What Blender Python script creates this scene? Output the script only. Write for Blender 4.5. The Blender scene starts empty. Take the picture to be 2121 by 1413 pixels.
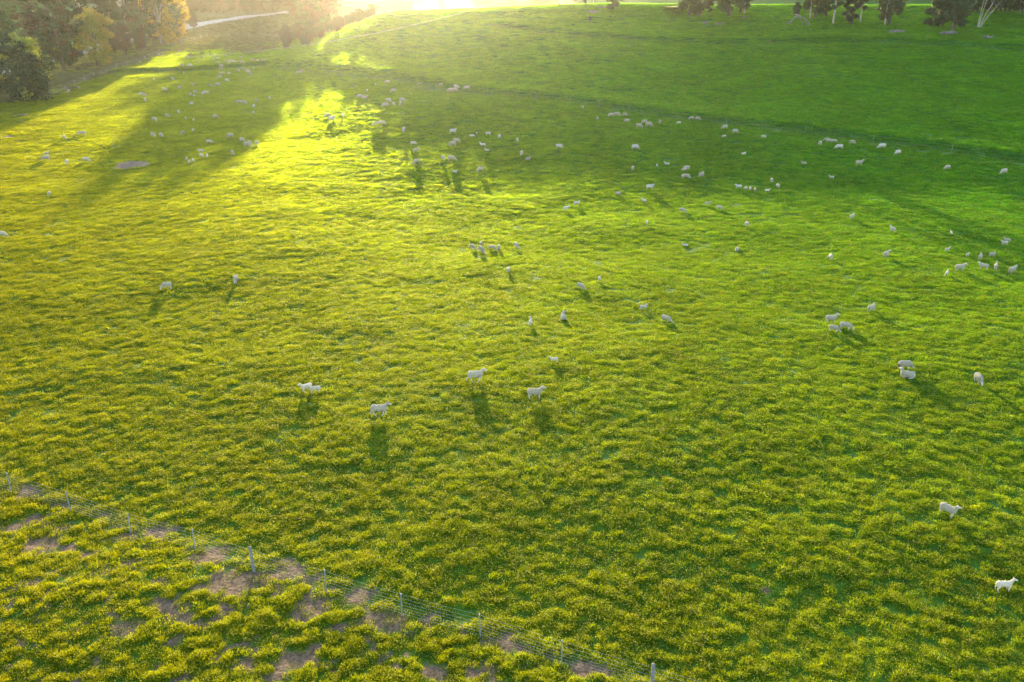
import bpy, bmesh, math, random
import numpy as np
from mathutils import Vector, Matrix, Euler

R = math.radians
random.seed(7)
rng = np.random.default_rng(11)
scn = bpy.context.scene
col = scn.collection

# ------------------------------------------------------------------ camera
CAM_H, F_PX, W_PX, H_PX, PITCH = 23.7, 1800.0, 2121.0, 1413.0, R(22.8)
cd = bpy.data.cameras.new('camera')
cam = bpy.data.objects.new('camera', cd)
col.objects.link(cam)
cam.location = (0, 0, CAM_H)
cam.rotation_euler = (math.pi/2 - PITCH, 0, 0)
cd.sensor_width = 36
cd.lens = 36*F_PX/W_PX
cd.clip_start = 0.5
cd.clip_end = 6000
scn.camera = cam

# ------------------------------------------------------------------ light
SUN_EL, SUN_AZ = R(6.7), R(-7.7)          # azimuth measured from +Y towards +X
world = bpy.data.worlds.new('World')
scn.world = world
world.use_nodes = True
wn, wl = world.node_tree.nodes, world.node_tree.links
wn.clear()
sky = wn.new('ShaderNodeTexSky')
sky.sky_type = 'NISHITA'
sky.sun_disc = False
sky.sun_elevation = SUN_EL
sky.sun_rotation = SUN_AZ
sky.altitude = 300
sky.air_density = 1.0
sky.dust_density = 1.0
bg = wn.new('ShaderNodeBackground')
bg.inputs['Strength'].default_value = 0.15
wo = wn.new('ShaderNodeOutputWorld')
wl.new(sky.outputs[0], bg.inputs[0])
wl.new(bg.outputs[0], wo.inputs[0])
sd = bpy.data.lights.new('sun', 'SUN')
sd.energy = 3.1
sd.angle = R(0.5)
sd.color = (1.0, 0.79, 0.44)
sun = bpy.data.objects.new('sun', sd)
col.objects.link(sun)
sdir = Vector((math.sin(SUN_AZ)*math.cos(SUN_EL), math.cos(SUN_AZ)*math.cos(SUN_EL), math.sin(SUN_EL)))
sun.rotation_euler = sdir.to_track_quat('Z', 'Y').to_euler()

vs = scn.view_settings
vs.view_transform = 'Standard'
vs.look = 'None'
vs.gamma = 1
vs.use_curve_mapping = False
vs.exposure = 2.95
scn.render.engine = 'CYCLES'
cy = scn.cycles
cy.max_bounces = 6
cy.diffuse_bounces = 3
cy.glossy_bounces = 2
cy.transmission_bounces = 3
cy.volume_bounces = 0
cy.transparent_max_bounces = 8
cy.use_denoising = True
cy.sample_clamp_indirect = 6

# ------------------------------------------------------------------ noise and terrain
def _hash(ix, iy, s):
    n = (ix.astype(np.int64)*374761393 + iy.astype(np.int64)*668265263 + s*974634777) & 0xffffffff
    n = ((n ^ (n >> 13))*1274126177) & 0xffffffff
    n = n ^ (n >> 16)
    return (n & 0xffffff)/float(0xffffff)

def noise(x, y, s=0):
    x = np.asarray(x, float); y = np.asarray(y, float)
    ix = np.floor(x); iy = np.floor(y)
    fx = x-ix; fy = y-iy
    fx = fx*fx*fx*(fx*(fx*6-15)+10); fy = fy*fy*fy*(fy*(fy*6-15)+10)
    a = _hash(ix, iy, s); b = _hash(ix+1, iy, s); c = _hash(ix, iy+1, s); d = _hash(ix+1, iy+1, s)
    return (a*(1-fx)+b*fx)*(1-fy) + (c*(1-fx)+d*fx)*fy

def fbm(x, y, s=0, o=3):
    v = 0; t = 0; a = 1.0
    for i in range(o):
        v = v+a*noise(x, y, s+i*17); t += a; a *= .5
        x, y = (x*.8-y*.6)*2.03+3.1, (x*.6+y*.8)*2.03+1.7
    return v/t

def ss(a, b, x):
    t = np.clip((np.asarray(x, float)-a)/(b-a), 0, 1)
    return t*t*(3-2*t)

def seg_dist(X, Y, pts):
    best = np.full(np.shape(X), 1e9); side = np.zeros(np.shape(X))
    for (x0, y0), (x1, y1) in zip(pts[:-1], pts[1:]):
        dx, dy = x1-x0, y1-y0
        L2 = dx*dx+dy*dy
        t = np.clip(((X-x0)*dx+(Y-y0)*dy)/L2, 0, 1)
        d = np.hypot(X-(x0+t*dx), Y-(y0+t*dy))
        cr = ((X-x0)*dy-(Y-y0)*dx)/math.sqrt(L2)     # >0: nearer side of a line running to the right
        m = d < best
        best = np.where(m, d, best); side = np.where(m, cr, side)
    return best, side

def base_h(X, Y):
    """large scale land form"""
    X = np.asarray(X, float); Y = np.asarray(Y, float)
    u = X/np.maximum(Y, 30)
    w = ss(-.28, -.11, u)
    crest = 15.6 + .7*np.sin(X*.022+.6) + .4*np.sin(X*.06)
    yc = 250+8*np.sin(X*.02)
    hill = crest*np.clip((Y-104)/(yc-104), 0, 1)**1.4
    hill = np.where(Y > yc, crest-7*ss(0, 110, Y-yc)+13*ss(360, 620, Y), hill)
    hill = hill-1.1*ss(50, 95, Y)*(1-ss(95, 150, Y))
    left = 3.5*ss(190, 330, Y)+9*ss(330, 540, Y)+20*ss(500, 760, Y)
    mid = np.exp(-((u+.208)/.024)**2)*8*ss(330, 430, Y)      # wooded spur behind the road
    return hill*w+left*(1-w)+mid*(1-ss(520, 640, Y)*.2)

TRACKS = []       # filled below: world polylines of the banks

def meso_h(X, Y):
    h = base_h(X, Y)
    h = h+.9*(fbm(X/38., Y/38., 3, 2)-.5)*ss(20, 60, Y)+.35*(fbm(X/9., Y/9., 5, 2)-.5)
    return h

def full_h(X, Y):
    h = meso_h(X, Y)
    for pts, dh, wd in TRACKS:
        d, s = seg_dist(X, Y, pts)
        h = h-dh*(ss(-wd, wd, s)-.5)*np.exp(-(d/(wd*3.5))**2)*2
    fade = 1-ss(140, 260, Y)
    h = h+fade*(.085*(fbm(X/.44, Y/.29, 21, 3)-.5)+.07*(fbm(X/3., Y/2.4, 22, 2)-.5))
    for (hx, hy, rx, ry, dep) in HOLLOWS:
        q = np.sqrt(((X-hx)/rx)**2+((Y-hy)/ry)**2)
        h = h-dep*(1-ss(.35, 1.0, q))+dep*.45*np.exp(-((q-1.15)/.22)**2)+dep*.75*np.exp(-(q/.28)**2)
    return h

HOLLOWS = []
_cp, _sp = math.cos(PITCH), math.sin(PITCH)
def ray(px, py):
    a = (px-W_PX/2)/F_PX; b = (H_PX/2-py)/F_PX
    return a, _cp+b*_sp, -_sp+b*_cp          # x, y(forward), z per unit depth
def at(px, py, dz=0.0, fn=None):
    """where the line of sight through a photograph point meets the land"""
    fn = fn or full_h
    a, fy, fz = ray(px, py)
    t = np.concatenate([np.arange(15, 150, .25), np.arange(150, 900, .5)])
    z = CAM_H+fz*t-dz-fn(a*t, fy*t)
    k = np.nonzero(z < 0)[0]
    if len(k) == 0:
        i = int(np.argmin(z)); return Vector((a*t[i], fy*t[i], float(fn(a*t[i], fy*t[i]))))
    i = max(int(k[0]), 1)
    f = z[i-1]/(z[i-1]-z[i]+1e-9)
    tt = t[i-1]+f*(t[i]-t[i-1])
    X, Y = a*tt, fy*tt
    return Vector((X, Y, float(fn(np.array(X), np.array(Y)))))

def poly(pxs):
    return [tuple(at(x, y, 0, meso_h)[:2]) for x, y in pxs]

FENCE_PX = [(-120, 985), (24, 1022), (147, 1060), (271, 1105), (405, 1141), (526, 1183), (676, 1229), (833, 1277), (995, 1320), (1163, 1378), (1350, 1432), (1540, 1490)]
FENCE = poly(FENCE_PX)
FAR_TRACK = poly([(905, 178), (1010, 188), (1110, 196), (1180, 203), (1300, 222), (1400, 238), (1500, 249), (1660, 266), (1800, 284), (1960, 304), (2130, 328), (2300, 352)])
HIGH_TRACK = poly([(1060, 52), (1130, 62), (1250, 73), (1400, 83), (1500, 86), (1590, 84), (1720, 82), (1870, 84), (2000, 92), (2130, 98), (2300, 108)])
MOB_TRACK = poly([(280, 146), (340, 144), (420, 140), (490, 136), (560, 129), (640, 137), (760, 152), (860, 164)])
TRACKS += [(FAR_TRACK, .36, 1.5), (HIGH_TRACK, .40, 2.0), (MOB_TRACK, .5, 2.0)]
_h = at(272, 344)
HOLLOWS += [(_h.x, _h.y, 2.2, 2.6, .42)]

# ------------------------------------------------------------------ bare ground masks
SPOTS = []
for px, py, r in [(70, 1080, 1.0), (92, 1125, 1.7), (30, 1093, .9), (262, 1112, 1.0), (215, 1068, .9), (60, 1020, 1.3), (270, 1165, .9), (490, 1205, 2.0), (540, 1200, 1.1),
                  (352, 1252, 1.1), (375, 1280, 1.0), (420, 1290, .7), (645, 1262, 1.3), (655, 1250, .8), (790, 1282, 1.5), (510, 1372, .9), (600, 1372, 1.0), (700, 1300, .6),
                  (1015, 1388, .8), (905, 1395, .8), (320, 1102, 1.2), (440, 1150, 1.4), (590, 1187, 1.5), (640, 1198, .8), (1210, 1388, .7), (1255, 1392, .6), (1055, 1322, .7), (745, 1235, 1.0), (260, 1300, 1.0),
                  (70, 1205, .8), (180, 1150, .7), (52, 787, .35), (1583, 1222, .35), (15, 283, 2.5), (45, 238, 3.5), (195, 158, 2), (420, 1216, .7), (470, 1262, .8), (330, 1205, .6), (1597, 84, 1.1), (1870, 88, 1.0), (600, 134, 3)]:
    p = at(px, py, 0, meso_h)
    SPOTS.append((p.x, p.y, r*.85))

def below_fence(X, Y):
    d, s = seg_dist(X, Y, FENCE)
    return ss(-.6, .6, s)*ss(-1, 1, 1.0), d

def bare(X, Y):
    """1 where the soil shows"""
    n = .6*fbm(X/1.1, Y/.9, 71, 3)+.4*fbm(X/.33, Y/.28, 72, 2)
    b = np.zeros(np.shape(X))
    for (sx, sy, r) in SPOTS:
        q = np.hypot((X-sx)/r, (Y-sy)/(r*.85))
        b = np.maximum(b, ss(.95, .55, q+(n-.5)*1.5) if False else 1-ss(.55, .85, q+(n-.5)*1.9))
    s, d = below_fence(X, Y)
    u = X/np.maximum(Y, 20)
    b = np.maximum(b, (1-ss(.05, .35, d+(n-.44)*3.4))*(1-ss(.0, .16, u)))
    b = np.maximum(b, s*ss(.60, .66, n)*(1-ss(-.05, .12, u)))
    for (hx, hy, rx, ry, dep) in HOLLOWS:
        q = np.hypot((X-hx)/rx, (Y-hy)/ry)
        b = np.maximum(b, 1-ss(.98, 1.08, q))
    return b

def rough(X, Y):
    """brown rank growth by the left fence, the road and the woods"""
    u = X/np.maximum(Y, 30)
    n = fbm(X/7., Y/7., 44, 3)
    v = ss(268, 290, Y+30*(n-.5))*(1-ss(-.27, -.21, u))*ss(-.50, -.42, u)
    d, s = seg_dist(X, Y, LEFT_FENCE)
    v = np.maximum(v, (1-ss(-1.0, 1.5, s+(n-.5)*3))*(1-ss(14, 26, d))*ss(.3, .55, n+.15))
    return v
LEFT_FENCE = poly([(-60, 226), (0, 214), (60, 208), (112, 197), (195, 160), (285, 132), (357, 98), (430, 78), (560, 76), (700, 66)])
# ------------------------------------------------------------------ object helpers
def tag(o, label=None, cat=None, group=None, kind=None):
    if label: o['label'] = label
    if cat: o['category'] = cat
    if group: o['group'] = group
    if kind: o['kind'] = kind
    return o

def link(name, me, parent=None, loc=None):
    o = bpy.data.objects.new(name, me)
    col.objects.link(o)
    if parent is not None: o.parent = parent
    if loc is not None: o.location = loc
    return o

def empty(name, loc, rz=0.0):
    o = bpy.data.objects.new(name, None)
    col.objects.link(o)
    o.empty_display_size = .3
    o.location = loc
    o.rotation_euler = (0, 0, rz)
    return o

def np_mesh(name, V, Fq, mats=(), midx=None, smooth=False):
    V = np.asarray(V, np.float32); Fq = np.asarray(Fq, np.int32)
    me = bpy.data.meshes.new(name)
    n, k = Fq.shape
    me.vertices.add(len(V)); me.vertices.foreach_set('co', V.ravel())
    me.loops.add(n*k); me.loops.foreach_set('vertex_index', Fq.ravel())
    me.polygons.add(n)
    me.polygons.foreach_set('loop_start', np.arange(0, n*k, k, dtype=np.int32))
    me.polygons.foreach_set('loop_total', np.full(n, k, np.int32))
    for m in mats: me.materials.append(m)
    if midx is not None: me.polygons.foreach_set('material_index', np.asarray(midx, np.int32))
    me.polygons.foreach_set('use_smooth', np.full(n, smooth))
    me.update(calc_edges=True)
    return me

def tube(V, Fs, pts, rad, sides=7, cap=True):
    """tapered tube through pts, appended to the lists V and Fs (quads / caps as quads)"""
    pts = [Vector(p) for p in pts]
    rings = []
    for i, p in enumerate(pts):
        d = (pts[min(i+1, len(pts)-1)]-pts[max(i-1, 0)])
        if d.length < 1e-6: d = Vector((0, 0, 1))
        d.normalize()
        a = d.cross(Vector((0, 1, 0)) if abs(d.y) < .9 else Vector((1, 0, 0))).normalized()
        b = d.cross(a)
        base = len(V)
        for k in range(sides):
            t = 2*math.pi*k/sides
            V.append(tuple(p+(a*math.cos(t)+b*math.sin(t))*rad[i]))
        rings.append(base)
    for r0, r1 in zip(rings[:-1], rings[1:]):
        for k in range(sides):
            Fs.append((r0+k, r0+(k+1) % sides, r1+(k+1) % sides, r1+k))
    if cap:
        for r0, p in ((rings[0], pts[0]), (rings[-1], pts[-1])):
            c = len(V); V.append(tuple(p))
            for k in range(0, sides):
                Fs.append((r0+k, r0+(k+1) % sides, c, c))
def tube_mesh(name, V, Fs, mats, smooth=True):
    me = bpy.data.meshes.new(name)
    me.from_pydata(V, [], [tuple(dict.fromkeys(f)) for f in Fs])
    for m in mats: me.materials.append(m)
    me.polygons.foreach_set('use_smooth', np.full(len(me.polygons), smooth))
    me.update()
    return me

# ------------------------------------------------------------------ materials
def newmat(name):
    m = bpy.data.materials.new(name); m.use_nodes = True
    nt = m.node_tree; nt.nodes.clear()
    out = nt.nodes.new('ShaderNodeOutputMaterial')
    return m, nt, out
def N(nt, t, **kw):
    n = nt.nodes.new(t)
    for k, v in kw.items():
        if k.startswith('i_'): n.inputs[k[2:].replace('_', ' ')].default_value = v
        else: setattr(n, k, v)
    return n
def ramp(nt, fac, stops):
    r = nt.nodes.new('ShaderNodeValToRGB')
    el = r.color_ramp.elements
    while len(el) < len(stops): el.new(.5)
    for e, (p, c) in zip(el, stops):
        e.position = p; e.color = (*c, 1)
    nt.links.new(fac, r.inputs[0])
    return r.outputs[0]
def mixc(nt, f, a, b, mode='MIX'):
    m = nt.nodes.new('ShaderNodeMix'); m.data_type = 'RGBA'; m.blend_type = mode
    for s, v in ((m.inputs[0], f), (m.inputs[6], a), (m.inputs[7], b)):
        if hasattr(v, 'links'): nt.links.new(v, s)
        else: s.default_value = v if isinstance(v, (int, float)) else (*v, 1)
    return m.outputs[2]
def noisetex(nt, scale, detail=3, rough=.55, vec=None):
    n = nt.nodes.new('ShaderNodeTexNoise')
    n.inputs['Scale'].default_value = scale; n.inputs['Detail'].default_value = detail; n.inputs['Roughness'].default_value = rough
    if vec is not None: nt.links.new(vec, n.inputs['Vector'])
    return n.outputs['Fac']

def leaf_mat(name, diff, trans, var=.35, tmix=.5, gloss=.06, worldscale=.25, tips=None, tipamt=.3, fwd=0., offsun_tint=False, hf=2.5):
    m, nt, out = newmat(name)
    geo = N(nt, 'ShaderNodeNewGeometry'); oi = N(nt, 'ShaderNodeObjectInfo')
    n1 = noisetex(nt, worldscale, 3, .6, geo.outputs['Position'])
    n2 = noisetex(nt, hf, 3, .75, geo.outputs['Position'])
    add = N(nt, 'ShaderNodeMath', operation='ADD'); nt.links.new(n1, add.inputs[0]); nt.links.new(n2, add.inputs[1])
    ad2 = N(nt, 'ShaderNodeMath', operation='MULTIPLY_ADD'); nt.links.new(oi.outputs['Random'], ad2.inputs[0]); ad2.inputs[1].default_value = .7; nt.links.new(add.outputs[0], ad2.inputs[2])
    mr = N(nt, 'ShaderNodeMapRange'); nt.links.new(ad2.outputs[0], mr.inputs[0])
    mr.inputs[1].default_value = .85; mr.inputs[2].default_value = 1.85; mr.inputs[3].default_value = 1-var; mr.inputs[4].default_value = 1+var
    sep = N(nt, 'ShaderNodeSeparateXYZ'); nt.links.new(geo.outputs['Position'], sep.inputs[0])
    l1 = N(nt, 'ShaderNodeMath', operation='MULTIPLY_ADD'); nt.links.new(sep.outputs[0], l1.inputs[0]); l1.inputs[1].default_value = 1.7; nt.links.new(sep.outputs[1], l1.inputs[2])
    lush = N(nt, 'ShaderNodeMapRange'); nt.links.new(l1.outputs[0], lush.inputs[0]); lush.inputs[1].default_value = -25; lush.inputs[2].default_value = 195  # greener away from the sun side: fall of light put into the leaf colour
    def scaled(c):
        x = N(nt, 'ShaderNodeVectorMath', operation='SCALE'); x.inputs[0].default_value = c
        nt.links.new(mr.outputs[0], x.inputs['Scale'])
        return mixc(nt, lush.outputs[0], x.outputs[0], mixc(nt, 1.0, x.outputs[0], (.34, 1.04, 3.0), 'MULTIPLY')) if offsun_tint else x.outputs[0]
    cd_, ct = scaled(diff), scaled(trans)
    if tips:
        n3 = noisetex(nt, 1.3, 3, .6, geo.outputs['Position'])
        a3 = N(nt, 'ShaderNodeMath', operation='MULTIPLY_ADD'); nt.links.new(oi.outputs['Random'], a3.inputs[0]); a3.inputs[1].default_value = .25; nt.links.new(n3, a3.inputs[2])
        m3 = N(nt, 'ShaderNodeMapRange'); nt.links.new(a3.outputs[0], m3.inputs[0]); m3.inputs[1].default_value = .66; m3.inputs[2].default_value = .84; m3.inputs[3].default_value = 0; m3.inputs[4].default_value = tipamt
        ct = mixc(nt, m3.outputs[0], ct, tips)
    d = N(nt, 'ShaderNodeBsdfDiffuse'); t0 = N(nt, 'ShaderNodeBsdfTranslucent')
    nt.links.new(cd_, d.inputs[0]); nt.links.new(ct, t0.inputs[0])
    t = t0
    if fwd:                                   # light passing a leaf keeps some of its direction
        rf = N(nt, 'ShaderNodeBsdfRefraction'); rf.inputs['Roughness'].default_value = .75; rf.inputs['IOR'].default_value = 1.25
        nt.links.new(ct, rf.inputs[0])
        t = N(nt, 'ShaderNodeMixShader'); t.inputs[0].default_value = fwd
        nt.links.new(t0.outputs[0], t.inputs[1]); nt.links.new(rf.outputs[0], t.inputs[2])
    mx = N(nt, 'ShaderNodeMixShader'); mx.inputs[0].default_value = tmix
    nt.links.new(d.outputs[0], mx.inputs[1]); nt.links.new(t.outputs[0], mx.inputs[2])
    g = N(nt, 'ShaderNodeBsdfGlossy'); g.inputs['Roughness'].default_value = .5; g.inputs[0].default_value = (.8, .8, .8, 1)
    m2 = N(nt, 'ShaderNodeMixShader'); m2.inputs[0].default_value = gloss
    nt.links.new(mx.outputs[0], m2.inputs[1]); nt.links.new(g.outputs[0], m2.inputs[2])
    nt.links.new(m2.outputs[0], out.inputs[0])
    return m

def plain(name, c1, c2, scale=4, rough=.8, bump=.0, bscale=None, metallic=0, trans=None, tmix=.3, coord='Object', sheen=0, vary=0):
    m, nt, out = newmat(name)
    tc = N(nt, 'ShaderNodeTexCoord')
    n1 = noisetex(nt, scale, 4, .6, tc.outputs[coord])
    c = ramp(nt, n1, [(.3, c1), (.7, c2)])
    if vary:
        oi = N(nt, 'ShaderNodeObjectInfo'); mr = N(nt, 'ShaderNodeMapRange'); nt.links.new(oi.outputs['Random'], mr.inputs[0]); mr.inputs[3].default_value = 1-vary; mr.inputs[4].default_value = 1.05
        vm = N(nt, 'ShaderNodeVectorMath', operation='SCALE'); nt.links.new(c, vm.inputs[0]); nt.links.new(mr.outputs[0], vm.inputs['Scale']); c = vm.outputs[0]
    b = N(nt, 'ShaderNodeBsdfPrincipled'); nt.links.new(c, b.inputs['Base Color'])
    b.inputs['Roughness'].default_value = rough; b.inputs['Metallic'].default_value = metallic
    if sheen: b.inputs['Sheen Weight'].default_value = sheen
    if bump:
        n2 = noisetex(nt, bscale or scale*3, 4, .65, tc.outputs[coord])
        bp = N(nt, 'ShaderNodeBump'); bp.inputs['Strength'].default_value = bump; bp.inputs['Distance'].default_value = .03
        nt.links.new(n2, bp.inputs['Height']); nt.links.new(bp.outputs[0], b.inputs['Normal'])
    o = b.outputs[0]
    if trans:
        t = N(nt, 'ShaderNodeBsdfTranslucent'); t.inputs[0].default_value = (*trans, 1)
        mx = N(nt, 'ShaderNodeMixShader'); mx.inputs[0].default_value = tmix
        nt.links.new(o, mx.inputs[1]); nt.links.new(t.outputs[0], mx.inputs[2]); o = mx.outputs[0]
    nt.links.new(o, out.inputs[0])
    return m

M = {}
M['grass'] = leaf_mat('grass_blades', (.056, .135, .003), (.465, .435, .001), .36, .62, .006, .12, tips=(.62, .44, .008), tipamt=.35, fwd=.45, offsun_tint=True, hf=11)
M['flower'] = plain('capeweed_petals', (.75, .6, .05), (.85, .75, .12), 8, .6, trans=(.8, .65, .1), tmix=.4)
M['dryleaf'] = leaf_mat('rank_growth', (.10, .105, .045), (.20, .19, .06), .4, .4, .03, .3)
M['gum'] = leaf_mat('eucalypt_leaves', (.020, .052, .012), (.05, .10, .02), .45, .35, .06, .3)
M['dark'] = leaf_mat('dark_leaves', (.018, .042, .013), (.04, .07, .018), .45, .3, .05, .3)
M['gold'] = leaf_mat('golden_leaves', (.15, .12, .02), (.55, .38, .03), .35, .55, .05, .3)
M['willow'] = leaf_mat('willow_leaves', (.10, .12, .02), (.40, .40, .03), .35, .55, .05, .3)
M['brown'] = leaf_mat('bare_wood_scrub', (.065, .058, .036), (.14, .10, .05), .4, .3, .02, .2)
M['bark'] = plain('dark_bark', (.045, .036, .030), (.10, .085, .07), 3, .9, .5)
M['pale'] = plain('pale_bark', (.20, .18, .16), (.34, .31, .28), 2, .8, .3)
M['deadwood'] = plain('weathered_wood', (.09, .08, .075), (.22, .20, .19), 3, .85, .4)
M['wool'] = plain('fleece_wool', (.30, .27, .21), (.42, .38, .30), 9, .95, 1.0, 22, trans=(.70, .66, .50), tmix=.22, sheen=.25, vary=.35)
M['lambwool'] = plain('lamb_wool', (.44, .39, .32), (.56, .50, .42), 9, .95, .8, 22, trans=(.85, .72, .5), tmix=.22, sheen=.25, vary=.35)
M['greywool'] = plain('grey_wool', (.36, .35, .33), (.50, .48, .45), 9, .95, 1.0, 22, trans=(.6, .55, .42), tmix=.25, sheen=.25)
M['skin'] = plain('sheep_face', (.34, .29, .24), (.50, .44, .37), 12, .8, .2)
M['darkskin'] = plain('dark_face_skin', (.05, .04, .035), (.10, .08, .07), 12, .8, .2)
M['dag'] = plain('stained_wool', (.07, .05, .03), (.16, .11, .07), 10, .95, .6)
M['horn'] = plain('horn_keratin', (.12, .09, .07), (.24, .19, .15), 14, .6, .2)
M['steel'] = plain('galvanised_steel', (.22, .24, .27), (.34, .36, .40), 5, .5, .1, metallic=.6)
M['wire'] = plain('fence_wire_metal', (.30, .30, .30), (.46, .46, .46), 3, .4, 0, metallic=.9)
M['timber'] = plain('grey_timber', (.09, .085, .08), (.17, .16, .15), 6, .8, .4)
M['road'] = plain('pale_gravel', (.15, .145, .15), (.22, .21, .21), 1.5, .9, .3, 6, coord='Generated')
M['soil'] = plain('trodden_soil', (.13, .08, .055), (.24, .15, .105), 1.6, .95, .9, 9)
M['darksoil'] = plain('dark_soil', (.035, .022, .016), (.07, .045, .033), 3, .9, .5, 9)
M['water'] = plain('pond_surface', (.02, .03, .03), (.03, .04, .04), 1, .08)

# ground: pasture thatch, soil and rank growth by vertex masks
def ground_mat():
    m, nt, out = newmat('pasture_ground')
    geo = N(nt, 'ShaderNodeNewGeometry'); P = geo.outputs['Position']
    ab = N(nt, 'ShaderNodeAttribute', attribute_name='bare'); ar = N(nt, 'ShaderNodeAttribute', attribute_name='rough'); apath = N(nt, 'ShaderNodeAttribute', attribute_name='path')
    n1 = noisetex(nt, .05, 4, .6, P); n2 = noisetex(nt, 1.3, 5, .65, P); n3 = noisetex(nt, 6, 4, .6, P)
    g = ramp(nt, n2, [(.3, (.022, .048, .003)), (.52, (.042, .088, .005)), (.72, (.070, .130, .007))])
    g2 = ramp(nt, n1, [(.35, (.75, 1.0, .9)), (.65, (1.25, 1.05, .8))])
    g = mixc(nt, 1.0, g, g2, 'MULTIPLY')
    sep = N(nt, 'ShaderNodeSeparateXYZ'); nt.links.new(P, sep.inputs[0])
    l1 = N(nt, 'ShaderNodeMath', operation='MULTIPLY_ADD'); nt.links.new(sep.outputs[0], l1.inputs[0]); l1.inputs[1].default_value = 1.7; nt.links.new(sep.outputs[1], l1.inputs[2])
    lush = N(nt, 'ShaderNodeMapRange'); nt.links.new(l1.outputs[0], lush.inputs[0]); lush.inputs[1].default_value = -25; lush.inputs[2].default_value = 195  # same sunward yellow to off-sun green painted into the ground colour
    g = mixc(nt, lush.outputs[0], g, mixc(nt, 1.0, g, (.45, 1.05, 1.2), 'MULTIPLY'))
    g = mixc(nt, apath.outputs['Fac'], g, (.21, .25, .10))
    rg = ramp(nt, n2, [(.3, (.07, .085, .035)), (.55, (.13, .125, .06)), (.75, (.20, .17, .10))])
    g = mixc(nt, ar.outputs['Fac'], g, rg)
    so = ramp(nt, n3, [(.3, (.060, .038, .024)), (.52, (.12, .077, .050)), (.75, (.20, .13, .085))])
    g = mixc(nt, ab.outputs['Fac'], g, so)
    b = N(nt, 'ShaderNodeBsdfPrincipled'); nt.links.new(g, b.inputs['Base Color']); b.inputs['Roughness'].default_value = .95
    b.inputs['Specular IOR Level'].default_value = .15
    bp = N(nt, 'ShaderNodeBump'); bp.inputs['Strength'].default_value = .8; bp.inputs['Distance'].default_value = .07
    add = N(nt, 'ShaderNodeMath', operation='ADD'); nt.links.new(n2, add.inputs[0]); nt.links.new(n3, add.inputs[1])
    nt.links.new(add.outputs[0], bp.inputs['Height']); nt.links.new(bp.outputs[0], b.inputs['Normal'])
    nt.links.new(b.outputs[0], out.inputs[0])
    return m
M['ground'] = ground_mat()

# ------------------------------------------------------------------ the land: one sheet
def build_ground():
    ys = [-30.0]
    while ys[-1] < 900:
        y = ys[-1]
        ys.append(y+(2.0 if y < 8 else max(.22, y*.0058) if y < 300 else y*.012))
    ys = np.array(ys)
    us = np.linspace(-1, 1, 640); us = np.sign(us)*(np.abs(us)*.55+np.abs(us)**3*.5)
    Y = np.repeat(ys[:, None], len(us), 1); X = us[None, :]*(Y+42)
    Z = full_h(X, Y)
    n, k = Y.shape
    idx = np.arange(n*k).reshape(n, k)
    Fq = np.stack([idx[:-1, :-1], idx[:-1, 1:], idx[1:, 1:], idx[1:, :-1]], -1).reshape(-1, 4)
    me = np_mesh('pasture', np.stack([X, Y, Z], -1).reshape(-1, 3), Fq, [M['ground']], smooth=True)
    xf, yf = X.ravel(), Y.ravel()
    pth = np.zeros(xf.shape)
    for (pts, dh, wd), amt in zip(TRACKS, (.75, .25, .6)):
        d, s = seg_dist(xf, yf, pts)
        pth = np.maximum(pth, amt*np.exp(-((s-1.9)/1.1)**2)*(d < 6))
    for nm, arr in (('bare', bare(xf, yf)), ('rough', rough(xf, yf)), ('path', pth)):
        a = me.attributes.new(nm, 'FLOAT', 'POINT'); a.data.foreach_set('value', arr.astype(np.float32))
    o = link('pasture_ground', me)
    tag(o, 'rolling green pasture ground rising to a bare hill crest', kind='structure')
    return o
ground = build_ground()

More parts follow.
